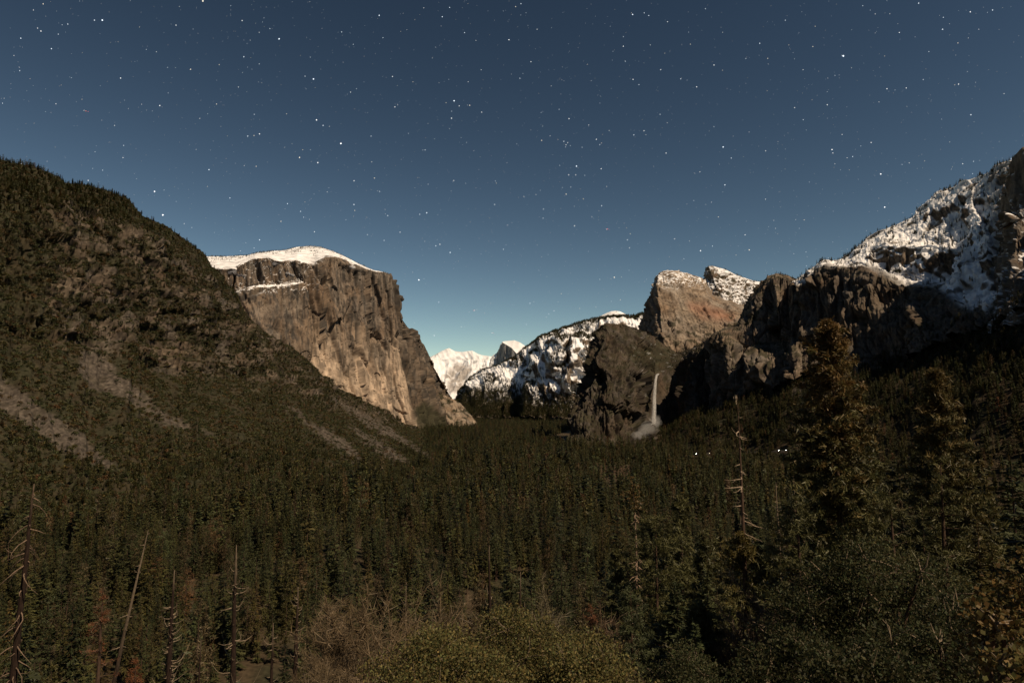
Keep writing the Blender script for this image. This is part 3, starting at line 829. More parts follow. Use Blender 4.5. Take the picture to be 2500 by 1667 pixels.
bare = np.clip(band * sstep(-.08, .28, fbm(G * np.array([1, 1, 1.6]) / 60, 5, 94) + .22 * (1 - N[..., 2]) - .05), 0, 1) * sstep(60, 160, px + 40 * fbm(G / 150, 3, 96))
c = lerp3(c, rock, bare)
c = lerp3(c, SCREE * np.clip(1 + 1.1 * fbm(G / 7, 3, 95) + .5 * fbm(G / 40, 3, 97), .25, 2)[..., None], scree * np.clip(.9 + .8 * fbm(G / 25, 3, 98), .3, 1))
finish('left_hill', G, c, M_SLOPE, 'dark brushy hillside with brown cliffs and pale scree chutes')
LEFT = (G, N, px, py, scree, bare, uu, vv)

# ------------------------------------------------------------------ right forest slope
rows = [
    (0.0, [(1560, 1100, 2350), (1680, 1135, 1900), (1780, 1155, 1600), (1900, 1190, 1250), (2050, 1230, 1040), (2200, 1270, 900), (2400, 1330, 760), (2800, 1400, 600)]),
    (0.1, [(1560, 1085, 2500), (1680, 1105, 2100), (1780, 1122, 1850), (1900, 1150, 1500), (2050, 1188, 1230), (2200, 1225, 1040), (2400, 1275, 860), (2800, 1340, 680)]),
    (0.6, [(1580, 1065, 2620), (1680, 1040, 2350), (1780, 1030, 2150), (1900, 1010, 1900), (2050, 1010, 1650), (2200, 990, 1450), (2400, 970, 1150), (2800, 940, 900)]),
    (1.0, [(1600, 1050, 2720), (1640, 1030, 2640), (1700, 1000, 2520), (1760, 985, 2440), (1806, 962, 2380), (1870, 935, 2280), (1929, 905, 2220), (2000, 885, 2130), (2130, 882, 1990), (2245, 835, 1840), (2354, 782, 1640), (2445, 745, 1480), (2560, 700, 1250), (2800, 620, 1050)]),
]
G, uu, vv = loft(rows, 300, 180)
G = displace(G, 22, 231, size=200, octv=5, edge=np.where(vv > .97, .4, 1))
px, py = project(G)
c = lerp3(SOIL * .7, VEG, sstep(-.2, .25, fbm(G / 40, 4, 93)))
bareR = poly_mask(px, py, [(1925, 962), (1945, 945), (1962, 930), (1958, 950), (1935, 972)], 4)
c = lerp3(c, SCREE, bareR)
finish('forest_slope', G, c, M_SLOPE, 'shaded forest slope rising under the right hand cliffs')
RSLOPE = (G, px, py, bareR)

# ------------------------------------------------------------------ road along the foot of the forest slope
def surface_at(px_, py_):
    G, px, py, _ = RSLOPE
    k = np.argmin((px - px_) ** 2 + (py - py_) ** 2)
    return G.reshape(-1, 3)[k]
ROAD = np.array([surface_at(a, b) for a, b in zip(np.linspace(1685, 1960, 60), np.linspace(1108.5, 1099.5, 60))])
for _ in range(6):
    ROAD[1:-1] = (ROAD[:-2] + ROAD[1:-1] * 2 + ROAD[2:]) / 4
ROAD[:, 2] += 2.0
def build_road():
    t = np.gradient(ROAD, axis=0); t[:, 2] = 0
    t /= np.linalg.norm(t, axis=1)[:, None]
    n = np.stack([-t[:, 1], t[:, 0], 0 * t[:, 0]], 1)
    off = [(-9, -7.), (-3.6, 0), (3.6, 0), (9, -7.)]
    P = np.stack([ROAD + n * a + np.array([0, 0, b]) for a, b in off], 0)
    col = np.tile(np.array([.05, .05, .05]), P.shape[:2] + (1,)); col[0] = col[3] = SOIL
    o = grid_object('road', P, col, M_GROUND)
    tag(o, 'narrow valley road through the forest with headlights on it', 'road', kind='structure')
build_road()
CAR_AT = [3, 10, 46, 50]                               # stations of the cars along the road
CAR_PX = [project(ROAD[i])[0] for i in CAR_AT]; CAR_PY = [project(ROAD[i])[1] for i in CAR_AT]
def hides_car(P, h):
    """Trees that stand on the road or between the viewpoint and a car's headlights."""
    bx, by = project(P); tx, ty = project(P + np.stack([0 * h, 0 * h, h], 1))
    m = np.zeros(len(P), bool)
    for a, b, i in zip(CAR_PX, CAR_PY, CAR_AT):
        m |= (np.abs(bx - a) < 9) & (ty < b + 2) & (by > b - 4) & (P[:, 1] < ROAD[i, 1] + 15) & (P[:, 1] > 600)
    d = np.min(np.hypot(P[:, None, 0] - ROAD[None, ::3, 0], P[:, None, 1] - ROAD[None, ::3, 1]), 1)
    return m | (d < 11)

# ------------------------------------------------------------------ vegetation builders
class MB:
    """Collects blades, leaves and tubes, then makes one mesh."""
    def __init__(self):
        self.v, self.f, self.n, self.c, self.k = [], [], [], [], 0
    def add(self, v, f, n, c):
        self.v.append(v); self.f.append(f.ravel() + self.k); self.n.append(n); self.c.append(c)
        self.k += len(v)
    def blades(self, base, d, length, width, col, kite=False, rng=np.random):
        n = len(base)
        side = np.cross(d, rng.normal(size=(n, 3)))
        side /= np.linalg.norm(side, axis=1)[:, None] + 1e-9
        L = np.asarray(length).reshape(-1, 1) * np.ones((n, 1))
        W = np.asarray(width).reshape(-1, 1) * np.ones((n, 1)) * .5
        if kite:
            v = np.stack([base, base + d * L * .5 + side * W, base + d * L, base + d * L * .5 - side * W], 1)
            q = 4
        else:
            v = np.stack([base - side * W, base + side * W, base + d * L], 1)
            q = 3
        f = np.arange(n * q)
        self.add(v.reshape(-1, 3), f, np.full(n, q), np.repeat(col, q, 0))
    def tube(self, pts, radii, sides=6, col=(0.1, 0.08, 0.06)):
        pts = np.asarray(pts, float); radii = np.asarray(radii, float)
        t = np.gradient(pts, axis=0)
        t /= np.linalg.norm(t, axis=1)[:, None] + 1e-9
        ref = np.array([0, 0, 1.0]) if abs(t[0, 2]) < .9 else np.array([1.0, 0, 0])
        a = np.cross(t, ref); a /= np.linalg.norm(a, axis=1)[:, None] + 1e-9
        b = np.cross(t, a)
        th = np.arange(sides) / sides * 2 * np.pi
        ring = a[:, None] * np.cos(th)[None, :, None] + b[:, None] * np.sin(th)[None, :, None]
        v = pts[:, None] + ring * radii[:, None, None]
        k = len(pts)
        i, j = np.meshgrid(np.arange(k - 1), np.arange(sides), indexing='ij')
        j2 = (j + 1) % sides
        f = np.stack([i * sides + j, i * sides + j2, (i + 1) * sides + j2, (i + 1) * sides + j], -1).reshape(-1, 4)
        self.add(v.reshape(-1, 3), f, np.full(len(f), 4), np.tile(np.asarray(col), (k * sides, 1)))
    def mesh(self, name, smooth=False):
        return mesh_from(name, np.concatenate(self.v), np.concatenate(self.f), np.concatenate(self.n), np.concatenate(self.c), smooth)

M_NEEDLE = foliage_material('pine_needles', rvar=.35, brown=1.0, transl=.2)
M_PINE = foliage_material('tall_pine_needles', rvar=.1, brown=0.0, transl=.2)
M_LEAF = foliage_material('oak_leaves', rvar=.15, brown=0.0, transl=.3, rough=.55, spec=.15)
M_DEADNEEDLE = foliage_material('dead_needles', rvar=.15, brown=0.0, transl=.15)
M_BRUSH = foliage_material('brush_leaves', rvar=.35, brown=1.0, transl=.15)

def bark_material(name):
    m, nt, out = nodes(name)
    L = nt.links.new
    at = nt.nodes.new('ShaderNodeAttribute'); at.attribute_name = 'Col'
    tc = nt.nodes.new('ShaderNodeTexCoord')
    mp = nt.nodes.new('ShaderNodeMapping'); mp.inputs['Scale'].default_value = (6, 6, 1.2)
    L(tc.outputs['Object'], mp.inputs[0])
    nz = nt.nodes.new('ShaderNodeTexNoise'); nz.inputs['Scale'].default_value = 1.5; nz.inputs['Detail'].default_value = 5
    L(mp.outputs[0], nz.inputs['Vector'])
    mr = nt.nodes.new('ShaderNodeMapRange')
    mr.inputs[1].default_value = .3; mr.inputs[2].default_value = .7; mr.inputs[3].default_value = .5; mr.inputs[4].default_value = 1.4
    L(nz.outputs[0], mr.inputs[0])
    mx = nt.nodes.new('ShaderNodeMix'); mx.data_type = 'RGBA'; mx.blend_type = 'MULTIPLY'; mx.inputs[0].default_value = 1
    L(at.outputs['Color'], mx.inputs[6]); L(mr.outputs[0], mx.inputs[7])
    b = nt.nodes.new('ShaderNodeBsdfPrincipled'); b.inputs['Roughness'].default_value = .9
    b.inputs['Specular IOR Level'].default_value = .15
    L(mx.outputs[2], b.inputs['Base Color'])
    bp = nt.nodes.new('ShaderNodeBump'); bp.inputs['Strength'].default_value = .6; bp.inputs['Distance'].default_value = .08
    L(nz.outputs[0], bp.inputs['Height']); L(bp.outputs[0], b.inputs['Normal'])
    L(b.outputs[0], out.inputs[0])
    return m
M_BARK = bark_material('bark')

BARK = (0.070, 0.045, 0.032)
DEADWOOD = (0.22, 0.17, 0.12)
GREEN = np.array([0.051, 0.059, 0.026])
OLIVE = np.array([0.076, 0.074, 0.027])
RUST = np.array([0.15, 0.060, 0.026])

def unit(v):
    return v / (np.linalg.norm(v, axis=-1, keepdims=True) + 1e-9)

def trunk_path(H, lean, rng, k=9, wob=.012):
    t = np.linspace(0, 1, k)
    x = lean[0] * t ** 1.2 + np.cumsum(rng.normal(size=k)) * wob * H / k
    y = lean[1] * t ** 1.2 + np.cumsum(rng.normal(size=k)) * wob * H / k
    x[0] = y[0] = 0
    return np.stack([x, y, t * H], 1)

def conifer(name, seed, H=28., R=4., base=.18, nbr=110, ns=4, nb=3, bl=1.1, bw=.28, power=.75, droop=.35, col=GREEN,
            top_col=None, r0=None, lean=(0, 0), dead_top=0., clump=0., sticks=True, kite=False, tuft=.75, spread=1.0):
    """Trunk mesh and crown mesh of one needle tree."""
    rng = np.random.RandomState(seed)
    r0 = r0 or H * .016
    path = trunk_path(H, lean, rng)
    tr = MB()
    zt = np.linspace(0, 1, len(path))
    tr.tube(path, r0 * (1 - zt) ** .8 + .02 * r0, 7, BARK)
    t = rng.rand(nbr) ** 1.25
    t = np.sort(t)
    zb = base * H
    ztop = H * (1 - dead_top)
    z = zb + (ztop - zb) * t
    L = R * ((1 - t) ** power) * (0.55 + .55 * rng.rand(nbr)) + .02 * H * (1 - t) + .12 * R * (1 - .6 * t)
    if clump:
        L *= 1 - clump + clump * 2 * rng.rand(nbr)
    low = np.clip(1 - t * 5, 0, 1)
    L *= 1 - .45 * low * rng.rand(nbr)
    az = rng.rand(nbr) * 2 * np.pi
    el = -.25 + .75 * t + .15 * rng.normal(size=nbr)
    hd = np.stack([np.cos(az), np.sin(az), 0 * az], 1)
    ctr = np.stack([np.interp(z, path[:, 2], path[:, 0]), np.interp(z, path[:, 2], path[:, 1]), z], 1)
    s = .12 + .88 * rng.rand(nbr, ns) ** .75
    s[:, 0] = 1
    P = ctr[:, None] + hd[:, None] * (L[:, None] * s)[..., None]
    P[..., 2] += L[:, None] * (s * np.tan(el)[:, None] - droop * s ** 2)
    if sticks:
        for k in range(0, nbr, max(1, nbr // 60)):
            q = np.array([0, .5, 1.0])
            pp = ctr[k] + hd[k] * (L[k] * q)[:, None]
            pp[:, 2] += L[k] * (q * math.tan(el[k]) - droop * q ** 2)
            tr.tube(pp, [r0 * .16, r0 * .1, r0 * .03], 3, BARK)
    P = P.reshape(-1, 3)
    D = np.repeat(hd, ns, 0)
    T = np.repeat(t, ns)
    tone = (.6 + .9 * rng.rand(len(P)))[:, None]
    c = np.tile(col, (len(P), 1)) * tone
    if top_col is not None:
        f = np.clip((T - .62) * 2.6 + .35 * rng.normal(size=len(T)), 0, 1)[:, None]
        c = c * (1 - f) + np.asarray(top_col) * tone * f
    P = np.repeat(P, nb, 0); D = np.repeat(D, nb, 0); T = np.repeat(T, nb); c = np.repeat(c, nb, 0)
    d = unit(D * .55 + rng.normal(size=P.shape) * tuft + np.array([0, 0, .12]))
    ln = bl * (.6 + .8 * rng.rand(len(P))) * (1 - .35 * T)
    cr = MB()
    cr.blades(P - d * ln[:, None] * .3 + rng.normal(size=P.shape) * bl * .18 * spread, d, ln, bw * (1 - .3 * T), c, kite, rng)
    # leader
    return tr.mesh(name + '_trunk', True), cr.mesh(name + '_crown')

def dead_branches(mb, path, rng, n, z0, z1, Lmax, r, col=DEADWOOD, curl=1.0, down=0.0, taper=.3, sides=4):
    """Bare limbs that leave the trunk sideways and hook upwards (or hang when down > 0)."""
    for k in range(n):
        f = rng.rand()
        z = z0 + (z1 - z0) * f
        c = np.array([np.interp(z, path[:, 2], path[:, 0]), np.interp(z, path[:, 2], path[:, 1]), z])
        az = rng.rand() * 2 * math.pi
        L = Lmax * (1 - (1 - taper) * f) * (.12 + 1.0 * rng.rand() ** 1.3)
        q = np.linspace(0, 1, 6)
        tw = rng.normal() * .5
        hx = np.cos(az + tw * q) * L * q * (1 - .15 * q)
        hy = np.sin(az + tw * q) * L * q * (1 - .15 * q)
        hz = L * ((.25 * rng.rand() - .22) * q - down * (.4 + 1.1 * rng.rand()) * q ** 1.5 + curl * (.05 + .9 * rng.rand()) * q ** 3)
        pts = c + np.stack([hx, hy, hz], 1) + rng.normal(size=(6, 3)) * L * .012
        mb.tube(pts, r * (1 - q * .85), sides, np.array(col) * (.75 + .5 * rng.rand()))
        if rng.rand() < .5:
            j = rng.randint(2, 5)
            dd = unit(rng.normal(size=3) + np.array([0, 0, .6]))
            mb.tube([pts[j], pts[j] + dd * L * .18, pts[j] + dd * L * .3 + np.array([0, 0, L * .08])], [r * .4, r * .3, r * .1], 3, np.array(col) * (.7 + .5 * rng.rand()))

def snag(name, seed, H, r0, nlimb, lo, hi, Lmax, lean=(0, 0), curl=1.0, down=0., col=DEADWOOD, limb_r=None, bark=(0.026, 0.016, 0.012), top_pale=0.25):
    rng = np.random.RandomState(seed)
    path = trunk_path(H, lean, rng, 12, .02)
    zt = np.linspace(0, 1, 12)
    tr = MB()
    tr.tube(path, r0 * (1 - zt) ** .75 + .12 * r0, 8, bark)
    if top_pale:
        k = tr.c[0].reshape(12, 8, 3)
        w = np.clip((zt - (1 - top_pale)) / top_pale * 1.5, 0, 1)[:, None, None]
        tr.c[0] = (k * (1 - w) + np.array(col) * .8 * w).reshape(-1, 3)
    br = MB()
    dead_branches(br, path, rng, nlimb, H * lo, H * hi, Lmax, limb_r or r0 * .17, col, curl, down)
    return tr.mesh(name + '_trunk', True), br.mesh(name + '_limbs', True)

def broadleaf(name, seed, H, Rx, nleaf, ll=.13, lw=.075, col=OLIVE, nlobe=14, bare=0.):
    """Oak-like tree: short trunk, forking limbs and leaves gathered on uneven lobes."""
    rng = np.random.RandomState(seed)
    tr = MB()
    zc = H * .62
    lobes = []
    for k in range(nlobe):
        a = k * 2.4 + rng.rand() * .6
        rr = Rx * math.sqrt((k + .5) / nlobe) * .78
        zz = zc + (H - zc) * (.9 - (rr / Rx) ** 2 * 1.1) * (.6 + .6 * rng.rand())
        lobes.append((np.array([math.cos(a) * rr, math.sin(a) * rr, zz]), Rx * (.16 + .28 * rng.rand())))
    tr.tube([(0, 0, 0), (.05 * H, 0, H * .2), (0, .04 * H, H * .42)], [H * .035, H * .03, H * .022], 7, BARK)
    fork = np.array([0, .04 * H, H * .40])
    for c, r in lobes:
        m = (fork + c) / 2 + rng.normal(size=3) * H * .04
        tr.tube([fork, m, c], [H * .014, H * .009, H * .003], 5, np.array(BARK) * 1.3)
        for j in range(5):
            e = c + unit(rng.normal(size=3) + np.array([0, 0, .4])) * r * (.8 + .4 * rng.rand())
            tr.tube([c, (c + e) / 2 + rng.normal(size=3) * r * .1, e], [H * .004, H * .003, H * .0012], 3, np.array(DEADWOOD) * .8)
    cr = MB()
    w = np.array([r ** 2 for c, r in lobes]); w /= w.sum()
    li = rng.choice(len(lobes), nleaf, p=w)
    C = np.array([c for c, r in lobes])[li]; Rr = np.array([r for c, r in lobes])[li]
    # leaves gather in sprays
    nsp = nleaf // 7
    sp_d = unit(rng.normal(size=(nsp, 3)) + np.array([0, 0, .25]))
    sp_r = rng.rand(nsp) ** .45
    sp_i = rng.choice(len(lobes), nsp, p=w)
    SC = np.array([c for c, r in lobes])[sp_i] + sp_d * (np.array([r for c, r in lobes])[sp_i] * sp_r * 1.08)[:, None] * np.array([1, 1, .8])
    pick = rng.randint(0, nsp, nleaf)
    P = SC[pick] + rng.normal(size=(nleaf, 3)) * ll * 1.1
    d = unit(sp_d[pick] * .6 + rng.normal(size=(nleaf, 3)) * .8)
    c = np.tile(col, (nleaf, 1)) * (.55 + .9 * rng.rand(nsp))[pick][:, None] * (.7 + .6 * rng.rand(nleaf))[:, None]
    c[:, 0] *= .85 + .5 * rng.rand(nleaf)
    cr.blades(P, d, ll * (.7 + .6 * rng.rand(nleaf)), lw * (.7 + .6 * rng.rand(nleaf)), c, True, rng)
    return tr.mesh(name + '_trunk', True), cr.mesh(name + '_crown')

def bare_tree(name, seed, H, R, nstem=7, nsub=7, ntwig=1400, col=(0.20, 0.13, 0.085)):
    """Leafless broadleaf tree: stems, limbs and a haze of fine twigs."""
    rng = np.random.RandomState(seed)
    tr = MB(); tw = MB()
    ends = []
    for k in range(nstem):
        a = rng.rand() * 6.28; sp_ = rng.rand()
        e = np.array([math.cos(a) * R * sp_, math.sin(a) * R * sp_, H * (.65 + .35 * rng.rand()) * (1 - .25 * sp_)])
        q = np.linspace(0, 1, 6)[:, None]
        pts = e * q * np.array([1, 1, 1]) + np.array([0, 0, 1]) * (H * .12 * np.sin(q * math.pi)) + rng.normal(size=(6, 3)) * H * .015 * q
        tr.tube(pts, H * .012 * (1 - .85 * q[:, 0]), 5, np.array(col) * .75)
        for j in range(nsub):
            f = .3 + .7 * rng.rand()
            b = np.array([np.interp(f, q[:, 0], pts[:, i]) for i in range(3)])
            d = unit(rng.normal(size=3) * np.array([1, 1, .5]) + np.array([0, 0, .55]))
            l = H * (.12 + .16 * rng.rand())
            p2 = np.array([b, b + d * l * .5 + rng.normal(size=3) * l * .08, b + d * l + np.array([0, 0, l * .15])])
            tr.tube(p2, [H * .0045, H * .003, H * .0012], 3, np.array(col))
            ends.append(p2)
    E = np.array(ends)
    k = rng.randint(0, len(E), ntwig); f = rng.rand(ntwig)[:, None]
    P = E[k, 0] * (1 - f) + E[k, 2] * f
    d = unit((E[k, 2] - E[k, 0]) * .8 / H + rng.normal(size=(ntwig, 3)) * .35 + np.array([0, 0, .15]))
    c = np.tile(np.array(col), (ntwig, 1)) * (.6 + .9 * rng.rand(ntwig))[:, None]
    tw.blades(P, d, H * (.04 + .08 * rng.rand(ntwig)), H * .0032, c, False, rng)
    return tr.mesh(name + '_trunk', True), tw.mesh(name + '_twigs')

def plant(name, meshes, part_names, mats, loc, rz=0., scale=1.0, label=None, cat='tree', group=None):
    e = empty(name, loc, rz, scale)
    for me, pn, mt in zip(meshes, part_names, mats):
        o = link(pn, me, mt, e)
        if pn in ('limbs', 'twigs', 'dead_limbs'): o['kind'] = 'stuff'
    tag(e, label, cat, group)
    return e

def copy_tree(src, loc, rz, scale, label=None, group=None):
    e = src.copy(); COL.objects.link(e)
    e.location = loc; e.rotation_euler = (0, 0, rz); e.scale = (scale[0], scale[0], scale[1])
    if label: e['label'] = label
    if group: e['group'] = group
    for ch in src.children:
        c = ch.copy(); COL.objects.link(c); c.parent = e
    return e

def spruce(name, seed, H=28., R=3.6, base=.08, nw=15, per=7, side=0, col=GREEN, power=.85, droop=.55, jit=.3, trunk=True):
    """Needle tree built of whorls of drooping sprays, each spray a flat kite lying along its branch."""
    rng = np.random.RandomState(seed)
    tr = MB(); r0 = H * .014
    tr.tube(np.stack([np.zeros(5), np.zeros(5), np.linspace(0, H, 5)], 1), r0 * np.array([1, .8, .55, .3, .04]), 5, BARK)
    n = nw * per
    t = (np.repeat(np.arange(nw), per) + rng.rand(n) * .9) / nw
    t = t ** .9
    az = rng.rand(n) * 2 * np.pi
    L = R * (1 - t) ** power * (1 - jit + 2 * jit * rng.rand(n)) * np.where(t < .12, .55 + 3.5 * t, 1) + .012 * H
    z = base * H + (H - base * H) * t
    el = .25 + .5 * t - droop + .15 * rng.normal(size=n)
    d = np.stack([np.cos(az) * np.cos(el), np.sin(az) * np.cos(el), np.sin(el)], 1)
    tang = np.stack([-np.sin(az), np.cos(az), .35 * rng.normal(size=n)], 1)
    c = np.tile(col, (n, 1)) * (.65 + .75 * rng.rand(n))[:, None]
    ctr = np.stack([0 * z, 0 * z, z], 1)
    cr = MB()
    def kites(P, dd, ss, LL, WW, cc):
        v = np.stack([P, P + dd * LL[:, None] * .55 + ss * WW[:, None], P + dd * LL[:, None], P + dd * LL[:, None] * .55 - ss * WW[:, None]], 1)
        cr.add(v.reshape(-1, 3), np.arange(len(P) * 4), np.full(len(P), 4), np.repeat(cc, 4, 0))
    if not side:
        kites(ctr, d, unit(tang), L, L * .42 + .25, c)
    else:
        kites(ctr, d, unit(tang), L, L * .10 + .10, c * .9)
        for k in range(side):
            s = .25 + .75 * (k + rng.rand(n)) / side
            P = ctr + d * (L * s)[:, None]
            sg = np.where(rng.rand(n) < .5, 1, -1)[:, None]
            dd = unit(d * .75 + unit(tang) * sg * (.35 + .5 * rng.rand(n))[:, None] + np.array([0, 0, -.12]) + .15 * rng.normal(size=(n, 3)))
            ll = (.22 * L + .28) * (1.15 - .5 * s)
            kites(P, dd, unit(np.cross(dd, np.array([0, 0, 1.0])) + .3 * rng.normal(size=(n, 3))), ll, ll * .22, c * (.75 + .5 * rng.rand(n))[:, None])
    cr.blades(np.array([[0, 0, H * .955]]), np.array([[0, 0, 1.0]]), H * .05, H * .012, col[None], False, rng)
    return tr.mesh(name + '_trunk', True), cr.mesh(name + '_crown')

# ------------------------------------------------------------------ scattering
def proto_collection(name, items):
    """Collection kept out of the scene, used only as instances for uncountable woods and brush."""
    c = bpy.data.collections.new(name)
    for k, (me, mt) in enumerate(items):
        if not me.materials: me.materials.append(mt)
        o = bpy.data.objects.new('%s_%02d' % (name, k), me)
        c.objects.link(o)
    return c

def join_tree(tr, cr):
    """Trunk and crown of a far tree in one mesh with two materials."""
    def arr(me):
        v = np.empty(len(me.vertices) * 3, np.float32); me.vertices.foreach_get('co', v)
        l = np.empty(len(me.loops), np.int32); me.loops.foreach_get('vertex_index', l)
        n = np.empty(len(me.polygons), np.int32); me.polygons.foreach_get('loop_total', n)
        c = np.empty(len(me.vertices) * 4, np.float32); me.color_attributes['Col'].data.foreach_get('color', c)
        return v.reshape(-1, 3), l, n, c.reshape(-1, 4)[:, :3]
    a, b = arr(tr), arr(cr)
    me = mesh_from(cr.name + '_far', np.concatenate([a[0], b[0]]), np.concatenate([a[1], b[1] + len(a[0])]), np.concatenate([a[2], b[2]]), np.concatenate([a[3], b[3]]))
    me.materials.append(M_BARK); me.materials.append(M_NEEDLE)
    mi = np.concatenate([np.zeros(len(a[2]), np.int32), np.ones(len(b[2]), np.int32)])
    me.polygons.foreach_set('material_index', mi)
    return me

def scatter(name, P, scale_xy, scale_z, coll, nvar, label, cat, seed=1):
    rng = np.random.RandomState(seed)
    n = len(P)
    me = bpy.data.meshes.new(name)
    me.vertices.add(n)
    me.vertices.foreach_set('co', np.ascontiguousarray(P, np.float32).ravel())
    at = me.attributes.new('tsize', 'FLOAT_VECTOR', 'POINT')
    at.data.foreach_set('vector', np.stack([scale_xy, scale_xy, scale_z], 1).astype(np.float32).ravel())
    at = me.attributes.new('trot', 'FLOAT_VECTOR', 'POINT')
    at.data.foreach_set('vector', np.stack([rng.normal(size=n) * .03, rng.normal(size=n) * .03, rng.rand(n) * 6.283], 1).astype(np.float32).ravel())
    at = me.attributes.new('tkind', 'INT', 'POINT')
    kinds = rng.randint(0, 6, n) if nvar == 10 else rng.randint(0, nvar, n)
    if nvar == 10: kinds = np.where(rng.rand(n) < .22, rng.randint(6, 10, n), kinds)
    at.data.foreach_set('value', kinds.astype(np.int32))
    o = link(name, me)
    ng = bpy.data.node_groups.new(name + '_scatter', 'GeometryNodeTree')
    ng.interface.new_socket('Geometry', in_out='INPUT', socket_type='NodeSocketGeometry')
    ng.interface.new_socket('Geometry', in_out='OUTPUT', socket_type='NodeSocketGeometry')
    gi = ng.nodes.new('NodeGroupInput'); go = ng.nodes.new('NodeGroupOutput')
    ip = ng.nodes.new('GeometryNodeInstanceOnPoints')
    ci = ng.nodes.new('GeometryNodeCollectionInfo')
    ci.inputs['Collection'].default_value = coll
    ci.inputs['Separate Children'].default_value = True
    ci.inputs['Reset Children'].default_value = True
    def named(nm, typ):
        a = ng.nodes.new('GeometryNodeInputNamedAttribute')
        a.data_type = typ; a.inputs['Name'].default_value = nm
        return a.outputs['Attribute']
    L = ng.links.new
    L(gi.outputs[0], ip.inputs['Points'])
    L(ci.outputs[0], ip.inputs['Instance'])
    ip.inputs['Pick Instance'].default_value = True
    L(named('tkind', 'INT'), ip.inputs['Instance Index'])
    er = ng.nodes.new('FunctionNodeEulerToRotation')
    L(named('trot', 'FLOAT_VECTOR'), er.inputs[0])
    L(er.outputs[0], ip.inputs['Rotation'])
    L(named('tsize', 'FLOAT_VECTOR'), ip.inputs['Scale'])
    L(ip.outputs[0], go.inputs[0])
    md = o.modifiers.new('scatter', 'NODES'); md.node_group = ng
    tag(o, label, cat, kind='stuff')
    return o

def sample_grid(G, W, n, seed):
    """n random points on a point grid, with cell weights W (nv-1, nu-1) times cell area."""
    rng = np.random.RandomState(seed)
    e1 = G[:-1, 1:] - G[:-1, :-1]; e2 = G[1:, :-1] - G[:-1, :-1]
    A = np.linalg.norm(np.cross(e1, e2), axis=-1) * W
    p = A.ravel() / A.sum()
    k = rng.choice(p.size, n, p=p)
    i, j = np.unravel_index(k, A.shape)
    a, b = rng.rand(n, 1), rng.rand(n, 1)
    return G[i, j] * (1 - a) * (1 - b) + G[i, j + 1] * a * (1 - b) + G[i + 1, j] * (1 - a) * b + G[i + 1, j + 1] * a * b

cell = lambda a: a[:-1, :-1]

# far trees and brush (a few pixels each)
far_items = []
for k in range(6):
    t, c = spruce('far_conifer', 300 + k, 28, [3.2, 4.2, 3.7, 4.6, 3.0, 3.9][k], [.06, .12, .2, .1, .05, .25][k], [16, 14, 13, 15, 18, 12][k], 8, 0,
                  col=[GREEN, OLIVE * .8, GREEN * .8, GREEN * 1.1, OLIVE * .7, GREEN * .9][k], power=[.9, .7, .6, .8, 1.0, .55][k], jit=.35)
    far_items.append((join_tree(t, c), M_NEEDLE))
for k in range(4):                                     # broader, ragged pines between the spires
    t, c = conifer('far_pine', 330 + k, 28, [4.6, 5.2, 3.8, 5.6][k], [.25, .32, .2, .38][k], 46, 3, 3, 2.0, .75, power=[.35, .4, .5, .3][k], droop=.1, sticks=False, clump=.35,
                   col=[OLIVE * .85, GREEN, np.array([.085, .062, .034]), OLIVE * .7][k])
    far_items.append((join_tree(t, c), M_NEEDLE))
FAR_TREES = proto_collection('far_conifer', far_items)

mid_items = []
for k in range(10):
    if k < 7:
        t, c = spruce('mid_spire', 360 + k, 28, [3.2, 4.2, 3.7, 4.6, 3.0, 3.9, 3.5][k], [.06, .12, .2, .1, .05, .25, .15][k], 26, 8, 7,
                      col=[GREEN, OLIVE * .8, GREEN * .8, GREEN * 1.1, OLIVE * .7, GREEN * .9, OLIVE][k], power=[.9, .7, .6, .8, 1.0, .5, .75][k], jit=.38)
    else:
        t, c = conifer('mid_pine', 380 + k, 28, [4.6, 5.2, 5.0][k - 7], [.25, .32, .3][k - 7], 90, 5, 4, 1.3, .32, power=.4, droop=.1, sticks=False, clump=.35, col=[OLIVE * .85, GREEN, np.array([.08, .06, .033])][k - 7])
    mid_items.append((join_tree(t, c), M_NEEDLE))
MID_TREES = proto_collection('mid_tree', mid_items)

def bush(seed, n=70, R=1.0, col=GREEN):
    rng = np.random.RandomState(seed)
    d = unit(rng.normal(size=(n, 3)) + np.array([0, 0, .5]))
    P = d * (.55 + .4 * rng.rand(n))[:, None] * np.array([1, 1, .75]) * R
    P[:, 2] += .1
    b = MB()
    c = np.tile(col, (n, 1)) * (.6 + .9 * rng.rand(n))[:, None]
    b.blades(P, unit(d * .5 + rng.normal(size=(n, 3)) * .7), .55 * R, .4 * R, c, True, rng)
    return b.mesh('brush_clump')
BRUSH = proto_collection('brush_clump', [(bush(400 + k, col=[GREEN * .9, OLIVE * .75, np.array([.07, .05, .024]), GREEN * .75][k]), M_BRUSH) for k in range(4)])

def in_view(P, m=250):
    px, py = project(P)
    return (P[:, 1] > 5) & (px > -m) & (px < 2500 + m) & (py < 1667 + 500)

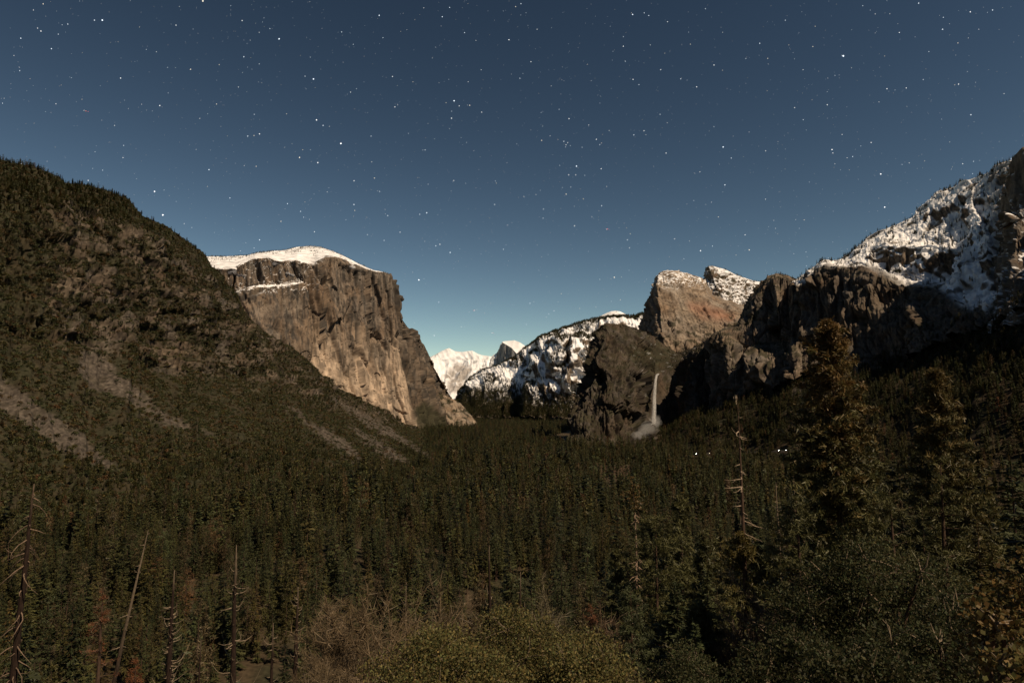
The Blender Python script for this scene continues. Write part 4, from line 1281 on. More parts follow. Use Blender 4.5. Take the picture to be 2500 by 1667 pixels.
# points of the valley forest, nearest first
rng = np.random.RandomState(11)
def valley_points():
    out = []
    for d0, d1, sp_ in ((130, 420, 12.0), (420, 900, 12.0), (900, 1800, 13), (1800, 3200, 15), (3200, 5200, 16), (5200, 8200, 20)):
        n = int((d1 ** 2 - d0 ** 2) * 1.75 / sp_ ** 2 / 2 * 1.25)
        d = np.sqrt(d0 ** 2 + (d1 ** 2 - d0 ** 2) * rng.rand(n))
        a = rad(-48) + rad(96) * rng.rand(n)
        out.append(np.stack([np.sin(a) * d, np.cos(a) * d, 0 * d], 1))
    P = np.concatenate(out)
    P[:, 2] = ground_z(P[:, 0], P[:, 1]) + 6 * (fbm(np.stack([P[:, 0] / 500, P[:, 1] / 500, 0 * P[:, 0]], -1), 3, 4)) - 1
    return P[in_view(P)]
VP = valley_points()
# keep the floor forest off the hill, cliffs and clearing
lx = np.array([[-900, 640], [-560, 760], [-470, 900], [-450, 1060], [-360, 1130], [-300, 1250], [-195, 1500], [-190, 1700], [-290, 2500], [-470, 3500], [-600, 3900], [-640, 4600], [-420, 5200], [-600, 7000], [-900, 9000]])
left_lim = np.interp(VP[:, 1], lx[:, 1], lx[:, 0], left=-1e5)
rx = np.array([[520, 760], [560, 1000], [600, 1250], [600, 1600], [580, 1850], [560, 2150], [330, 2330], [200, 2400], [180, 3200], [520, 5000], [400, 6000], [200, 8000]])
right_lim = np.interp(VP[:, 1], rx[:, 1], rx[:, 0], left=1e5)
keep = (VP[:, 0] > left_lim) & (VP[:, 0] < right_lim)
ppx, ppy = project(VP)
tpx, tpy = project(VP + np.array([0, 0, 24.]))
thin_ = rng.rand(len(VP)) < .8
clear = thin_ & ((poly_mask(ppx, ppy, CLEARING, 3) > .3) | (poly_mask(tpx, tpy, [(1455, 1142), (1530, 1140), (1566, 1146), (1560, 1162), (1470, 1166)], 3) > .5))
gap = (fbm(VP / 45, 2, 333) + .35 * fbm(VP / 260, 2, 335)) < -.24
VP = VP[keep & ~(clear & (VP[:, 1] > 600)) & ~gap]
vd = np.hypot(VP[:, 0], VP[:, 1])
VH = (25 + 19 * rng.rand(len(VP)) ** 1.2) * (1 + .55 * fbm(VP / 90, 3, 334)) * np.where(rng.rand(len(VP)) < .18, 1.35, 1.0) * np.where(rng.rand(len(VP)) < .25, .7, 1.0) * (.82 + .18 * sstep(200, 500, vd))
VW = VH / 28 * (.68 + .42 * rng.rand(len(VP)))
order = np.argsort(vd)
VP, VH, VW, vd = VP[order], VH[order], VW[order], vd[order]
ok_ = ~hides_car(VP, VH * 1.05)
VP, VH, VW, vd = VP[ok_], VH[ok_], VW[ok_], vd[ok_]

# ------------------------------------------------------------------ woods and brush that nobody could count
NEAR_N = 250
FAR_N = int(np.searchsorted(vd, 800.))
scatter('near_forest', VP[NEAR_N:FAR_N], VW[NEAR_N:FAR_N], VH[NEAR_N:FAR_N] / 28, MID_TREES, 10, 'conifer forest in the middle distance below the scree chutes', 'forest', 7)
n_ = 9000
d_ = 20 + 480 * np.sqrt(rng.rand(n_)); a_ = rad(-46) + rad(92) * rng.rand(n_)
P = np.stack([np.sin(a_) * d_, np.cos(a_) * d_, 0 * d_], 1)
P[:, 2] = ground_z(P[:, 0], P[:, 1]) - .2
sz = (.5 + 1.8 * rng.rand(n_) ** 2)
scatter('undergrowth', P, sz * 1.3, sz, BRUSH, 4, 'low dark undergrowth on the near hillside between the trees', 'undergrowth', 8)
scatter('valley_forest', VP[FAR_N:], VW[FAR_N:], VH[FAR_N:] / 28, FAR_TREES, 10, 'dense dark conifer forest filling the valley floor', 'forest', 2)

G, px, py, bareR = RSLOPE
W = cell((1 - bareR) * sstep(-.5, 0, fbm(G / 60, 2, 12) + .15))
P = sample_grid(G, W, 9000, 21); P = P[in_view(P)]
h = 17 + 13 * rng.rand(len(P))
ok_ = ~hides_car(P, h * 1.05); P, h = P[ok_], h[ok_]
scatter('slope_forest', P - np.array([0, 0, 1.]), h / 28 * (.85 + .4 * rng.rand(len(P))), h / 28, FAR_TREES, 10, 'shaded conifer forest on the slope below the right hand cliffs', 'forest', 3)

G, N, px, py, scree, bare, uu, vv = LEFT
pat = .25 + .75 * sstep(-.25, .1, fbm(G / 50, 3, 17))
W = cell((1 - .9 * scree) * (1 - .7 * bare) * pat * sstep(-200, -50, px))
P = sample_grid(G, W, 62000, 22); P = P[in_view(P)]
sz = 1.6 + 2.6 * rng.rand(len(P)) ** 1.6
scatter('hillside_brush', P, sz * 1.2, sz, BRUSH, 4, 'olive brush covering the left hillside between the scree chutes', 'brush', 4)
crest = sstep(.70, .84, vv + .05 * fbm(G / 120, 3, 18)) * sstep(380, 250, px) + .12 * sstep(.7, .9, vv) * (px < 620)
foot = sstep(.28, .1, vv + .08 * fbm(G / 100, 3, 19)) * (1 - scree)
W = cell(np.clip(crest + .6 * foot + .05 * (1 - scree) * (1 - bare), 0, 1) * (px > -180))
P = sample_grid(G, W, 6500, 23); P = P[in_view(P)]
h = 9 + 10 * rng.rand(len(P))
scatter('hillside_trees', P - np.array([0, 0, 1.]), h / 28 * (1.05 + .4 * rng.rand(len(P))), h / 28, FAR_TREES, 10, 'conifers along the crest and foot of the left hill', 'forest', 5)

G, N, px, py, s = SNOWY_RIDGE
dens = sstep(-.1, .35, fbm(G / 230, 4, 301)) * sstep(.22, .45, N[..., 2])
dens = dens + 1.6 * sstep(930, 1000, py) + 1.2 * np.clip(1 - np.abs(np.arange(G.shape[0]) / 300. - .97)[:, None] * 16, 0, 1)
P = sample_grid(G, cell(dens), 42000, 24)
h = 20 + 16 * rng.rand(len(P))
scatter('ridge_forest', P - np.array([0, 0, 1.]), h / 28 * (.8 + .4 * rng.rand(len(P))), h / 28, FAR_TREES, 10, 'small dark trees speckling the far snowy ridge', 'forest', 6)

def peppered(name, G, W, n, h0, h1, label, seed):
    P = sample_grid(G, cell(W), n, seed); P = P[in_view(P)]
    h = h0 + (h1 - h0) * rng.rand(len(P))
    scatter(name, P - np.array([0, 0, .8]), h / 28 * (.8 + .5 * rng.rand(len(P))), h / 28, FAR_TREES, 10, label, 'forest', seed)
G, N, px, py, s, vv = RIGHT
Wr = np.clip(sstep(.35, .6, N[..., 2]), 0, 1) * (.06 + sstep(.12, .4, fbm(G / 40, 3, 310))) * sstep(.42, .5, vv) + .5 * sstep(.96, .985, vv) * (vv < 1.01) * sstep(-.1, .2, fbm(G / 40, 2, 311)) + .35 * sstep(.12, .05, vv)
peppered('ridge_pines', G, Wr, 1500, 9, 20, 'scattered pines on the snowy ridge above the dark cliffs', 31)
G, N, px, py, s, uu, vv = GREAT_WALL
Wr = sstep(.93, .96, vv) * (.15 + sstep(0, .3, fbm(G / 80, 3, 312))) * (uu < .71) * sstep(880, 700, px) + sstep(.985, .995, vv) * (vv < 1.02) * (uu < .71) * .6
peppered('wall_top_trees', G, Wr, 1400, 6, 13, 'bare looking trees on the snowy top of the granite wall', 32)
G, N = BACKPEAK
peppered('peak_trees', G, sstep(.3, .6, N[..., 2]) * sstep(-.1, .3, fbm(G / 50, 3, 313)), 700, 9, 18, 'trees among the snow patches of the rear peak', 33)
G, N, px, py, veg = FALLS
peppered('cliff_top_trees', G, veg * sstep(.3, .6, N[..., 2]) + .02, 1500, 5, 13, 'trees and brush in the hanging valley above the fall', 34)
G, N, px, py = TOWER
peppered('tower_trees', G, sstep(.4, .65, N[..., 2]) * sstep(-.1, .25, fbm(G / 40, 3, 314)), 500, 6, 15, 'small trees on the ledges of the dark tower', 35)
G, px, py, veg = OUTCROP
peppered('outcrop_trees', G, veg + .01, 900, 12, 22, 'dark trees around the pale granite spur', 36)

# ------------------------------------------------------------------ countable trees of the near forest
mids = []
for k in range(5):
    t, c = spruce('mid_conifer', 500 + k, 28, [3.4, 4.2, 3.8, 4.4, 3.1][k], [.08, .14, .2, .1, .06][k], 34, 9, 13, col=[GREEN, OLIVE * .8, GREEN * .85, GREEN * 1.1, OLIVE * .9][k], power=[.9, .7, .6, .8, 1.0][k], jit=.35)
    t.materials.append(M_BARK); c.materials.append(M_NEEDLE)
    mids.append((t, c))
ZONES = [(300, 'dark conifer standing around the leaning pale snag', 'conifers around the leaning snag'),
         (800, 'dark conifer standing among the row of dead trunks', 'conifers among the dead trunks'),
         (1150, 'conifer rising behind the leafless brown shrubs', 'conifers behind the brown shrubs'),
         (1500, 'conifer rising behind the olive oak thicket', 'conifers behind the oak thicket'),
         (1900, 'conifer crowded on the slope around the dead topped pine', 'conifers around the dead topped pine'),
         (9999, 'conifer half hidden behind the tall rusty topped pine', 'conifers behind the rusty topped pine')]
def place_mid(p, h, w, k, rz):
    t, c = mids[k]
    e = empty('conifer_tree', p, rz)
    e.scale = (w, w, h / 28)
    link('trunk', t, None, e); link('crown', c, None, e)
    px, py = project(np.asarray(p)[None] + np.array([[0, 0, h]]))
    for lim, lab, grp in ZONES:
        if px[0] < lim:
            tag(e, lab, 'tree', grp)
            break
    return e
for i in range(NEAR_N):
    place_mid(tuple(VP[i] - np.array([0, 0, .6])), VH[i], VW[i], i % 5, rng.rand() * 6.28)

def spot(px, D):
    """Ground point below pixel column px at distance D along the view axis."""
    x = (px - 1250) / FPX * D
    return np.array([x, D, float(ground_z(np.array(x), np.array(D))) - .4])
def height_for(px, py, D, p=None):
    top = unproj(px, py, D)
    p = spot(px, D) if p is None else p
    return float(top[2] - p[2])

# extra conifers of the right foreground: (px, top py, D, width)
for i, (px_, py_, D, w) in enumerate([(1610, 1300, 105, 1.1), (1712, 1390, 84, .9), (1745, 1290, 118, 1.0), (1470, 1420, 130, .9),
                                      (1835, 1300, 100, 1.0), (1905, 1250, 110, 1.1), (1640, 1420, 78, .9), (1770, 1480, 66, .8), (1580, 1500, 64, .8), (1680, 1520, 58, .75),
                                      (2110, 1060, 82, 1.1), (2180, 1120, 74, 1.0), (2390, 1160, 78, 1.0), (2330, 1090, 92, 1.1), (2450, 1120, 95, 1.1), (2230, 1210, 60, .85), (1960, 1170, 72, .9), (2360, 1260, 60, .8), (2480, 1210, 66, .9), (1800, 1560, 52, .7), (1480, 1560, 62, .7), (2145, 1230, 62, .85)]):
    p = spot(px_, D)
    h = height_for(px_, py_, D, p)
    place_mid(tuple(p), h, w * (h / 28) ** .6, (i * 2) % 5, i * 1.3)

# ------------------------------------------------------------------ hero trees
def stand(kind, px, py, D, builder, parts, mats, label, cat='tree', base_px=None, rz=0, group=None, **kw):
    p = spot(base_px if base_px is not None else px, D)
    h = height_for(px, py, D, p)
    if base_px is not None:
        kw['lean'] = (unproj(px, py, D)[0] - p[0], 0)
    return plant(kind, builder(kind, H=h, **kw), parts, mats, tuple(p), rz, 1.0, label, cat, group)

TC = ('trunk', 'crown')
def pine_parts(nm, seed, H, **k): return conifer(nm, seed, H, **k)
# tall rusty topped pine and its neighbour
stand('pine_tree', 2032, 790, 55, pine_parts, TC, (M_BARK, M_PINE), 'tall pine with rusty orange top standing before the right hand cliffs',
      seed=601, R=6.0, base=.10, nbr=850, ns=9, nb=9, bl=.8, bw=.16, power=.62, droop=.14, col=OLIVE * .95, top_col=np.array([.125, .074, .024]), clump=.3, tuft=.9, r0=.42)
stand('pine_tree', 2285, 905, 68, pine_parts, TC, (M_BARK, M_PINE), 'pointed pine with bronze tip, second tall one near the right edge',
      seed=602, R=7.2, base=.12, nbr=850, ns=9, nb=9, bl=.9, bw=.18, power=.8, droop=.2, col=OLIVE * .95, top_col=np.array([.10, .07, .025]), clump=.22, tuft=.9, r0=.42)

def topped_pine(nm, seed, H, **k):
    rg = np.random.RandomState(seed)
    tr, cr = conifer(nm, seed, H, dead_top=.36, **k)
    path = trunk_path(H, (0, 0), np.random.RandomState(seed))
    lb = MB()
    dead_branches(lb, path, rg, 24, H * .62, H * .97, 5.0, .075, (.34, .26, .19), curl=.25, down=.18, taper=.35)
    dead_branches(lb, path, rg, 9, H * .3, H * .6, 2.6, .06, (.36, .28, .2), curl=.5, down=.1)
    lb2 = lb.mesh(nm + '_limbs', True)
    return tr, cr, lb2
p = spot(1800, 75); h = height_for(1795, 962, 75, p)
plant('pine_tree', topped_pine('topped_pine', 611, h, R=5.0, base=.15, nbr=300, ns=7, nb=10, bl=.85, bw=.15, power=.5, droop=.25, col=OLIVE, top_col=np.array([.11, .082, .022]), clump=.35, r0=.46),
      ('trunk', 'crown', 'dead_limbs'), (M_BARK, M_PINE, M_BARK), tuple(p), 0, 1, 'pine with a bare dead top and pale limbs below the waterfall', 'tree')
stand('pine_tree', 1592, 1268, 84, pine_parts, TC, (M_BARK, M_PINE), 'green pine with long dark trunk right of the pale tangled snag',
      seed=621, R=5.8, base=.28, nbr=260, ns=7, nb=10, bl=.9, bw=.15, power=.4, droop=.2, col=OLIVE, clump=.4, r0=.45)
stand('pine_tree', 1530, 1438, 58, pine_parts, TC, (M_BARK, M_PINE), 'bushy young green pine right of the small russet fir',
      seed=622, R=2.6, base=.12, nbr=120, ns=6, nb=12, bl=.6, bw=.08, power=.45, droop=.1, col=GREEN * 1.2, clump=.3)
stand('pine_tree', 2275, 1110, 50, pine_parts, TC, (M_BARK, M_PINE), 'yellowish pine in front of the bronze tipped pine',
      seed=623, R=2.6, base=.3, nbr=130, ns=6, nb=11, bl=.55, bw=.08, power=.6, droop=.1, col=OLIVE * 1.1, clump=.3)
stand('pine_tree', 1935, 1220, 48, pine_parts, TC, (M_BARK, M_PINE), 'olive pine at the left foot of the rusty topped pine',
      seed=624, R=3.4, base=.25, nbr=150, ns=6, nb=11, bl=.6, bw=.085, power=.5, droop=.15, col=OLIVE, clump=.3)
stand('pine_tree', 2160, 1190, 46, pine_parts, TC, (M_BARK, M_PINE), 'olive pine at the right foot of the rusty topped pine',
      seed=625, R=3.2, base=.25, nbr=150, ns=6, nb=11, bl=.6, bw=.085, power=.5, droop=.15, col=OLIVE * .9, clump=.3)
# full green pines right of centre
for px_, py_, D, R, lab, sd in ((1652, 1212, 104, 5.2, 'tall full green pine standing behind the one with long dark trunk', 701),
                                (1712, 1300, 92, 4.6, 'full green pine between the long trunked pine and the dead topped pine', 702),
                                (1690, 1478, 62, 3.4, 'short bright green pine below the fuzzy bare tree', 703),
                                (1500, 1345, 112, 4.4, 'green pine just left of the pale tangled snag', 704),
                                (1860, 1340, 74, 4.0, 'green pine at the right foot of the dead topped pine', 705)):
    stand('pine_tree', px_, py_, D, pine_parts, TC, (M_BARK, M_PINE), lab, seed=sd, R=R, base=.12, nbr=340, ns=8, nb=7, bl=.95, bw=.2, power=.6, droop=.2, col=OLIVE * (.85 + .1 * (sd % 3)), clump=.3)
# russet dead conifers
for px_, py_, D, R, lab, sd in ((282, 1432, 78, 3.4, 'russet dead fir at lower left beside the leaning snag', 631),
                                (372, 1610, 66, 2.2, 'small russet dead fir at the bottom left edge', 632),
                                (1435, 1476, 72, 3.0, 'small russet fir at the right end of the oak thicket', 633)):
    stand('dead_fir', px_, py_, D, pine_parts, TC, (M_BARK, M_DEADNEEDLE), lab, seed=sd, R=R, base=.08, nbr=110, ns=5, nb=7, bl=.6, bw=.05, power=.8, droop=.25, col=RUST, clump=.2)
# snags
TL = ('trunk', 'limbs')
BB = (M_BARK, M_BARK)
def snag_parts(nm, seed, H, **k): return snag(nm, seed, H, **k)
for px_, py_, D, lab, bpx, kw in (
    (362, 1294, 88, 'leaning pale snag with a forked tip at lower left', 272, dict(seed=641, r0=0.37, nlimb=39, lo=.35, hi=1.0, Lmax=2.4, curl=.6, down=.15, top_pale=0.50)),
    (86, 1180, 62, 'dark dead tree with hanging limbs at the far left', 76, dict(seed=642, r0=0.45, nlimb=82, lo=.12, hi=.98, Lmax=5.2, curl=.1, down=.55, top_pale=0.07, col=(.17, .12, .085))),
    (450, 1392, 105, 'thick dead trunk with hooked limbs, first from the left', None, dict(seed=643, r0=0.67, nlimb=108, lo=.1, hi=.85, Lmax=6.2, top_pale=0.05)),
    (598, 1330, 108, 'tall dead trunk with hooked limbs, second from the left', None, dict(seed=644, r0=0.63, nlimb=82, lo=.1, hi=.9, Lmax=7.0, top_pale=0.15)),
    (520, 1560, 95, 'short thin dead trunk between the two tall dead ones', None, dict(seed=645, r0=0.32, nlimb=43, lo=.1, hi=.95, Lmax=3.0, top_pale=0.05)),
    (690, 1520, 92, 'short broken dead trunk with a pale top', None, dict(seed=646, r0=0.39, nlimb=32, lo=.1, hi=.95, Lmax=4.1, top_pale=0.12)),
    (748, 1432, 100, 'straight dead trunk left of the bare brown shrubs', None, dict(seed=647, r0=0.54, nlimb=46, lo=.1, hi=.95, Lmax=4.9, top_pale=0.10)),
    (1000, 1420, 108, 'thin forked grey snag among the bare brown shrubs', None, dict(seed=648, r0=0.32, nlimb=25, lo=.4, hi=1.0, Lmax=3.0, curl=1.5, top_pale=0.60)),
    (1198, 1330, 104, 'slim snag with four upturned limbs behind the oak thicket', None, dict(seed=649, r0=0.49, nlimb=26, lo=.3, hi=.8, Lmax=6.0, curl=1.3, limb_r=.10, top_pale=0.07)),
    (1266, 1395, 100, 'slim straight snag right of the one with upturned limbs', None, dict(seed=650, r0=0.45, nlimb=21, lo=.2, hi=.9, Lmax=3.2, top_pale=0.10)),
    (1543, 1250, 96, 'pale tangled snag with drooping limbs left of the green pine', None, dict(seed=651, r0=0.35, nlimb=79, lo=.55, hi=1.0, Lmax=3.6, curl=.1, down=.45, top_pale=0.50, col=(.34, .24, .17))),
    (1888, 1178, 84, 'pale snag with curled limbs right of the dead topped pine', None, dict(seed=652, r0=0.35, nlimb=61, lo=.5, hi=1.0, Lmax=3.0, curl=1.0, top_pale=0.40)),
    (1922, 1158, 96, 'thin snag just behind the one with curled limbs', None, dict(seed=653, r0=0.28, nlimb=46, lo=.5, hi=1.0, Lmax=2.0, curl=.8, top_pale=0.40)),
    (1790, 1500, 60, 'thin dark snag beside the fuzzy bare tree at lower right', None, dict(seed=654, r0=0.22, nlimb=28, lo=.2, hi=1.0, Lmax=1.8, top_pale=0.10)),
):
    stand('dead_tree', px_, py_, D, snag_parts, TL, BB, lab, base_px=bpx, **kw)

# leafless shrubs and trees
TT = ('stems', 'twigs')
def bare_parts(nm, seed, H, **k):
    k.pop('lean', None)
    return bare_tree(nm, seed, H, **k)
for px_, py_, D, R, lab, sd, cl in (
    (850, 1482, 46, 4.2, 'leafless brown shrub at bottom, left of the oak thicket', 661, (.125, .09, .052)),
    (945, 1495, 42, 3.8, 'leafless brown shrub touching the left end of the oak thicket', 662, (.125, .09, .052)),
    (800, 1590, 36, 2.8, 'low leafless shrub at the bottom edge beside the dead trunks', 663, (.12, .088, .05)),
    (1075, 1455, 56, 4.2, 'leafless brown shrub behind the oak thicket', 664, (.13, .095, .055)),
    (1830, 1460, 62, 4.0, 'fuzzy greyish bare tree among the pines at lower right', 665, (.125, .088, .06)),
    (1475, 1490, 74, 3.4, 'fuzzy bare tree just right of the small russet fir', 666, (.12, .08, .05)),
    (1330, 1480, 86, 3.6, 'pale bare shrub behind the right half of the oak thicket', 667, (.12, .10, .06)),
):
    stand('bare_shrub', px_, py_, D, bare_parts, TT, (M_BARK, M_DEADNEEDLE), lab, 'shrub', seed=sd, R=R, nstem=12, nsub=10, ntwig=9000, col=cl)

# oaks
def oak_parts(nm, seed, H, **k):
    return broadleaf(nm, seed, H, **k)
for px_, py_, D, R, n, lab, sd, cl in (
    (1060, 1560, 31, 3.6, 15000, 'olive leafed oak at the left end of the oak thicket', 671, OLIVE * 1.4),
    (1215, 1528, 35, 4.2, 17000, 'olive leafed oak in the middle of the oak thicket', 672, OLIVE * 1.45),
    (1345, 1542, 33, 3.8, 15000, 'olive leafed oak at the right end of the oak thicket', 673, OLIVE * 1.4),
    (1140, 1610, 27, 2.8, 11000, 'low olive oak bush at the bottom centre edge', 674, OLIVE * 1.45),
    (1440, 1600, 29, 2.8, 11000, 'low olive oak bush in front of the small russet fir', 675, OLIVE * 1.4),
    (1990, 1395, 31, 3.6, 17000, 'dark live oak below the rusty topped pine', 676, GREEN * .8),
    (2150, 1350, 30, 3.9, 19000, 'large dark live oak crown at lower right', 677, GREEN * .85),
    (1900, 1560, 26, 2.8, 12000, 'dark live oak at the bottom right of the pines', 678, GREEN * .85),
    (2290, 1480, 24, 3.2, 14000, 'dark live oak near the bottom right corner', 679, GREEN * .7),
    (2060, 1590, 22, 2.6, 12000, 'low dark live oak at the bottom edge below the big one', 680, GREEN * .75),
    (1640, 1600, 40, 3.0, 11000, 'small green oak at the bottom edge below the young pine', 681, GREEN),
):
    stand('oak_tree', px_, py_, D, oak_parts, TC, (M_BARK, M_LEAF), lab, seed=sd, Rx=R, nleaf=n, col=cl)
# big leafed bushes close to the viewpoint
for px_, py_, D, R, lab, sd, cl in ((2470, 1285, 6.2, .62, 'near bush with pale rounded leaves at the right edge', 691, np.array([.11, .085, .03])),
                                    (2450, 1575, 5.4, .5, 'near bush with rounded leaves in the bottom right corner', 692, np.array([.10, .085, .03]))):
    stand('bush', px_, py_, D, oak_parts, TC, (M_BARK, M_LEAF), lab, 'bush', seed=sd, Rx=R, nleaf=2200, ll=.055, lw=.04, col=cl, nlobe=7)

# ------------------------------------------------------------------ waterfall
def water_material():
    m, nt, out = nodes('falling_water')
    L = nt.links.new
    tc = nt.nodes.new('ShaderNodeTexCoord')
    mp = nt.nodes.new('ShaderNodeMapping'); mp.inputs['Scale'].default_value = (.35, .35, .02)
    L(tc.outputs['Object'], mp.inputs[0])
    nz = nt.nodes.new('ShaderNodeTexNoise'); nz.inputs['Scale'].default_value = 1.0; nz.inputs['Detail'].default_value = 4
    L(mp.outputs[0], nz.inputs['Vector'])
    mr = nt.nodes.new('ShaderNodeMapRange'); mr.inputs[1].default_value = .3; mr.inputs[2].default_value = .6
    mr.inputs[3].default_value = .05; mr.inputs[4].default_value = .7
    L(nz.outputs[0], mr.inputs[0])
    b = nt.nodes.new('ShaderNodeBsdfPrincipled')
    b.inputs['Base Color'].default_value = (.8, .78, .75, 1); b.inputs['Roughness'].default_value = .6
    L(mr.outputs[0], b.inputs['Alpha'])
    L(b.outputs[0], out.inputs[0])
    return m
def lump(seed, sx, sy, sz):
    rg = np.random.RandomState(seed)
    th = np.linspace(0, math.pi, 14)[:, None]; ph = np.linspace(0, 2 * math.pi, 25)[None, :]
    P = np.stack([np.sin(th) * np.cos(ph) * sx, np.sin(th) * np.sin(ph) * sy, np.cos(th) * sz + 0 * ph], -1)
    P *= (1 + .12 * fbm(P / sx * .8, 2, seed))[..., None]
    F = grid_faces(14, 25)
    F = F[:, ::-1] if np.sum(np.cross(P[6, 1] - P[6, 0], P[7, 0] - P[6, 0]) * P[6, 0]) < 0 else F
    return mesh_from('mist', P.reshape(-1, 3), F, np.full(len(F), 4), None, True)

wf_base = unproj(1596, 1040, 2610)
wf = empty('waterfall', tuple(wf_base))
tag(wf, 'tall thin white waterfall dropping from the dark cliff into spray', 'waterfall')
st = MB()
path = np.array([unproj(a, b, c) for a, b, c in ((1608, 913, 2730), (1603, 916, 2690), (1600.5, 928, 2665), (1599, 945, 2650), (1597.5, 970, 2635), (1597, 1000, 2600), (1596, 1036, 2560))]) - wf_base
q = np.linspace(0, 1, 40)
pt = np.stack([np.interp(q, np.linspace(0, 1, len(path)), path[:, k]) for k in range(3)], 1)
rw = np.interp(q, [0, .2, .5, 1], [3.4, 4.4, 6.2, 8.2])
for k in range(5):                                     # strands of white water inside a veil of spray
    off = np.stack([(k - 2) * .30 * rw + .5 * np.sin(q * (17 + 5 * k) + k), (k % 2) * 2 - 1 + 0 * q, 0 * q], 1)
    st.tube(pt + off, rw * (.20, .34, .42, .34, .20)[k], 8, (.6, .6, .6))
link('stream', st.mesh('stream', True), water_material(), wf)
def even_mist(name, dens):
    m, nt, out = nodes(name)
    v = nt.nodes.new('ShaderNodeVolumePrincipled')
    v.inputs['Color'].default_value = (.95, .95, .95, 1)
    v.inputs['Density'].default_value = dens
    nt.links.new(v.outputs[0], out.inputs['Volume'])
    return m
def outward(me):
    import bmesh
    b = bmesh.new(); b.from_mesh(me); bmesh.ops.recalc_face_normals(b, faces=b.faces); b.to_mesh(me); b.free()
    return me
ve = MB()
ve.tube(np.concatenate([pt[:1], pt, pt[-1:]]) + np.array([0, 0, 0]), np.concatenate([[.05], rw * 1.25, [.05]]), 16, (.6, .6, .6))
o = link('veil', outward(ve.mesh('veil', True)), even_mist('veil_spray', .05), wf)
o['kind'] = 'stuff'
M_MIST = even_mist('spray_mist', .008)
rm = np.random.RandomState(5)
for k in range(16):                                    # spray drifting down and left from the foot of the fall
    f = k / 15.
    a = np.interp(f, [0, .3, .65, 1], [1599, 1594, 1576, 1552]) + rm.normal() * 4
    b = np.interp(f, [0, .3, .65, 1], [1020, 1034, 1048, 1066]) + rm.normal() * 3
    D = np.interp(f, [0, .3, .65, 1], [2510, 2460, 2410, 2350])
    sx = np.interp(f, [0, .4, 1], [17, 27, 13]) * (.8 + .5 * rm.rand())
    o = link('mist', outward(lump(700 + k, sx * 1.25, 15, sx * .72)), M_MIST, wf, tuple(unproj(a, b, D) - wf_base))
    o['kind'] = 'stuff'

# ------------------------------------------------------------------ cars with lit headlights on the valley road
def car_mesh(body_col):
    """Saloon silhouette swept across its width."""
    prof = np.array([(-2.2, .35), (-2.25, .75), (-2.1, .95), (-1.4, 1.0), (-.8, 1.42), (.5, 1.45), (1.15, 1.02), (2.0, .9), (2.2, .7), (2.2, .35)])
    ws = (-.86, -.8, .8, .86)
    V = []
    for w in ws:
        k = .93 if abs(w) > .82 else 1.0
        for x, z in prof: V.append((x * (1 if k == 1 else .98), w, .35 + (z - .35) * k))
    V = np.array(V); n = len(prof)
    F, T = [], []
    for j in range(3):
        for i in range(n):
            a, b = j * n + i, j * n + (i + 1) % n
            F += [a, b, b + n, a + n]; T.append(4)
    F += list(range(n))[::-1] + [3 * n + i for i in range(n)]; T += [n, n]
    return mesh_from('car_body', V, F, T, np.tile(body_col, (len(V), 1)))
def disc_tube(r, w):
    b = MB(); b.tube([(0, -w / 2, 0), (0, -w / 2 + .001, 0), (0, w / 2 - .001, 0), (0, w / 2, 0)], [.02, r, r, .02], 14, (.02, .02, .02))
    return b.mesh('wheel')
def ball(r):
    th = np.linspace(0, math.pi, 6)[:, None]; ph = np.linspace(0, 2 * math.pi, 9)[None, :]
    P = np.stack([np.sin(th) * np.cos(ph) * r, np.sin(th) * np.sin(ph) * r, np.cos(th) * r + 0 * ph], -1)
    F = grid_faces(6, 9)
    return mesh_from('lamp', P.reshape(-1, 3), F, np.full(len(F), 4))
M_CAR = rock_material('car_paint', 3.0, rough=.35, vary=.05)
M_LAMP = emit_material('headlight_glow', (1.0, .88, .62), 140.0)
bodies = [car_mesh((.3, .3, .32)), car_mesh((.05, .05, .07))]
wheel_me, lamp_me = disc_tube(.33, .2), ball(.24)
CARS = [(3, 0, 'pale car with lit headlights on the valley road, leftmost'), (10, 1, 'dark car with lit headlights left of the dead topped pine'),
        (46, 0, 'pale car with lit headlights right of the dead topped pine'), (50, 1, 'dark car with lit headlights beside the rusty topped pine')]
for i, k, lab in CARS:
    d_ = ROAD[i + 1] - ROAD[i - 1]
    e = empty('car', tuple(ROAD[i] + np.array([0, 0, .02])), math.atan2(d_[1], d_[0]))
    link('body', bodies[k], M_CAR, e)
    for sx in (-1.35, 1.4):
        for sy in (-.8, .8):
            link('wheel', wheel_me, M_BARK, e, (sx, sy, .33))
    for sy in (-.62, .62):
        link('headlight', lamp_me, M_LAMP, e, (2.2, sy, .68))
    tag(e, lab, 'car', 'cars on the valley road')

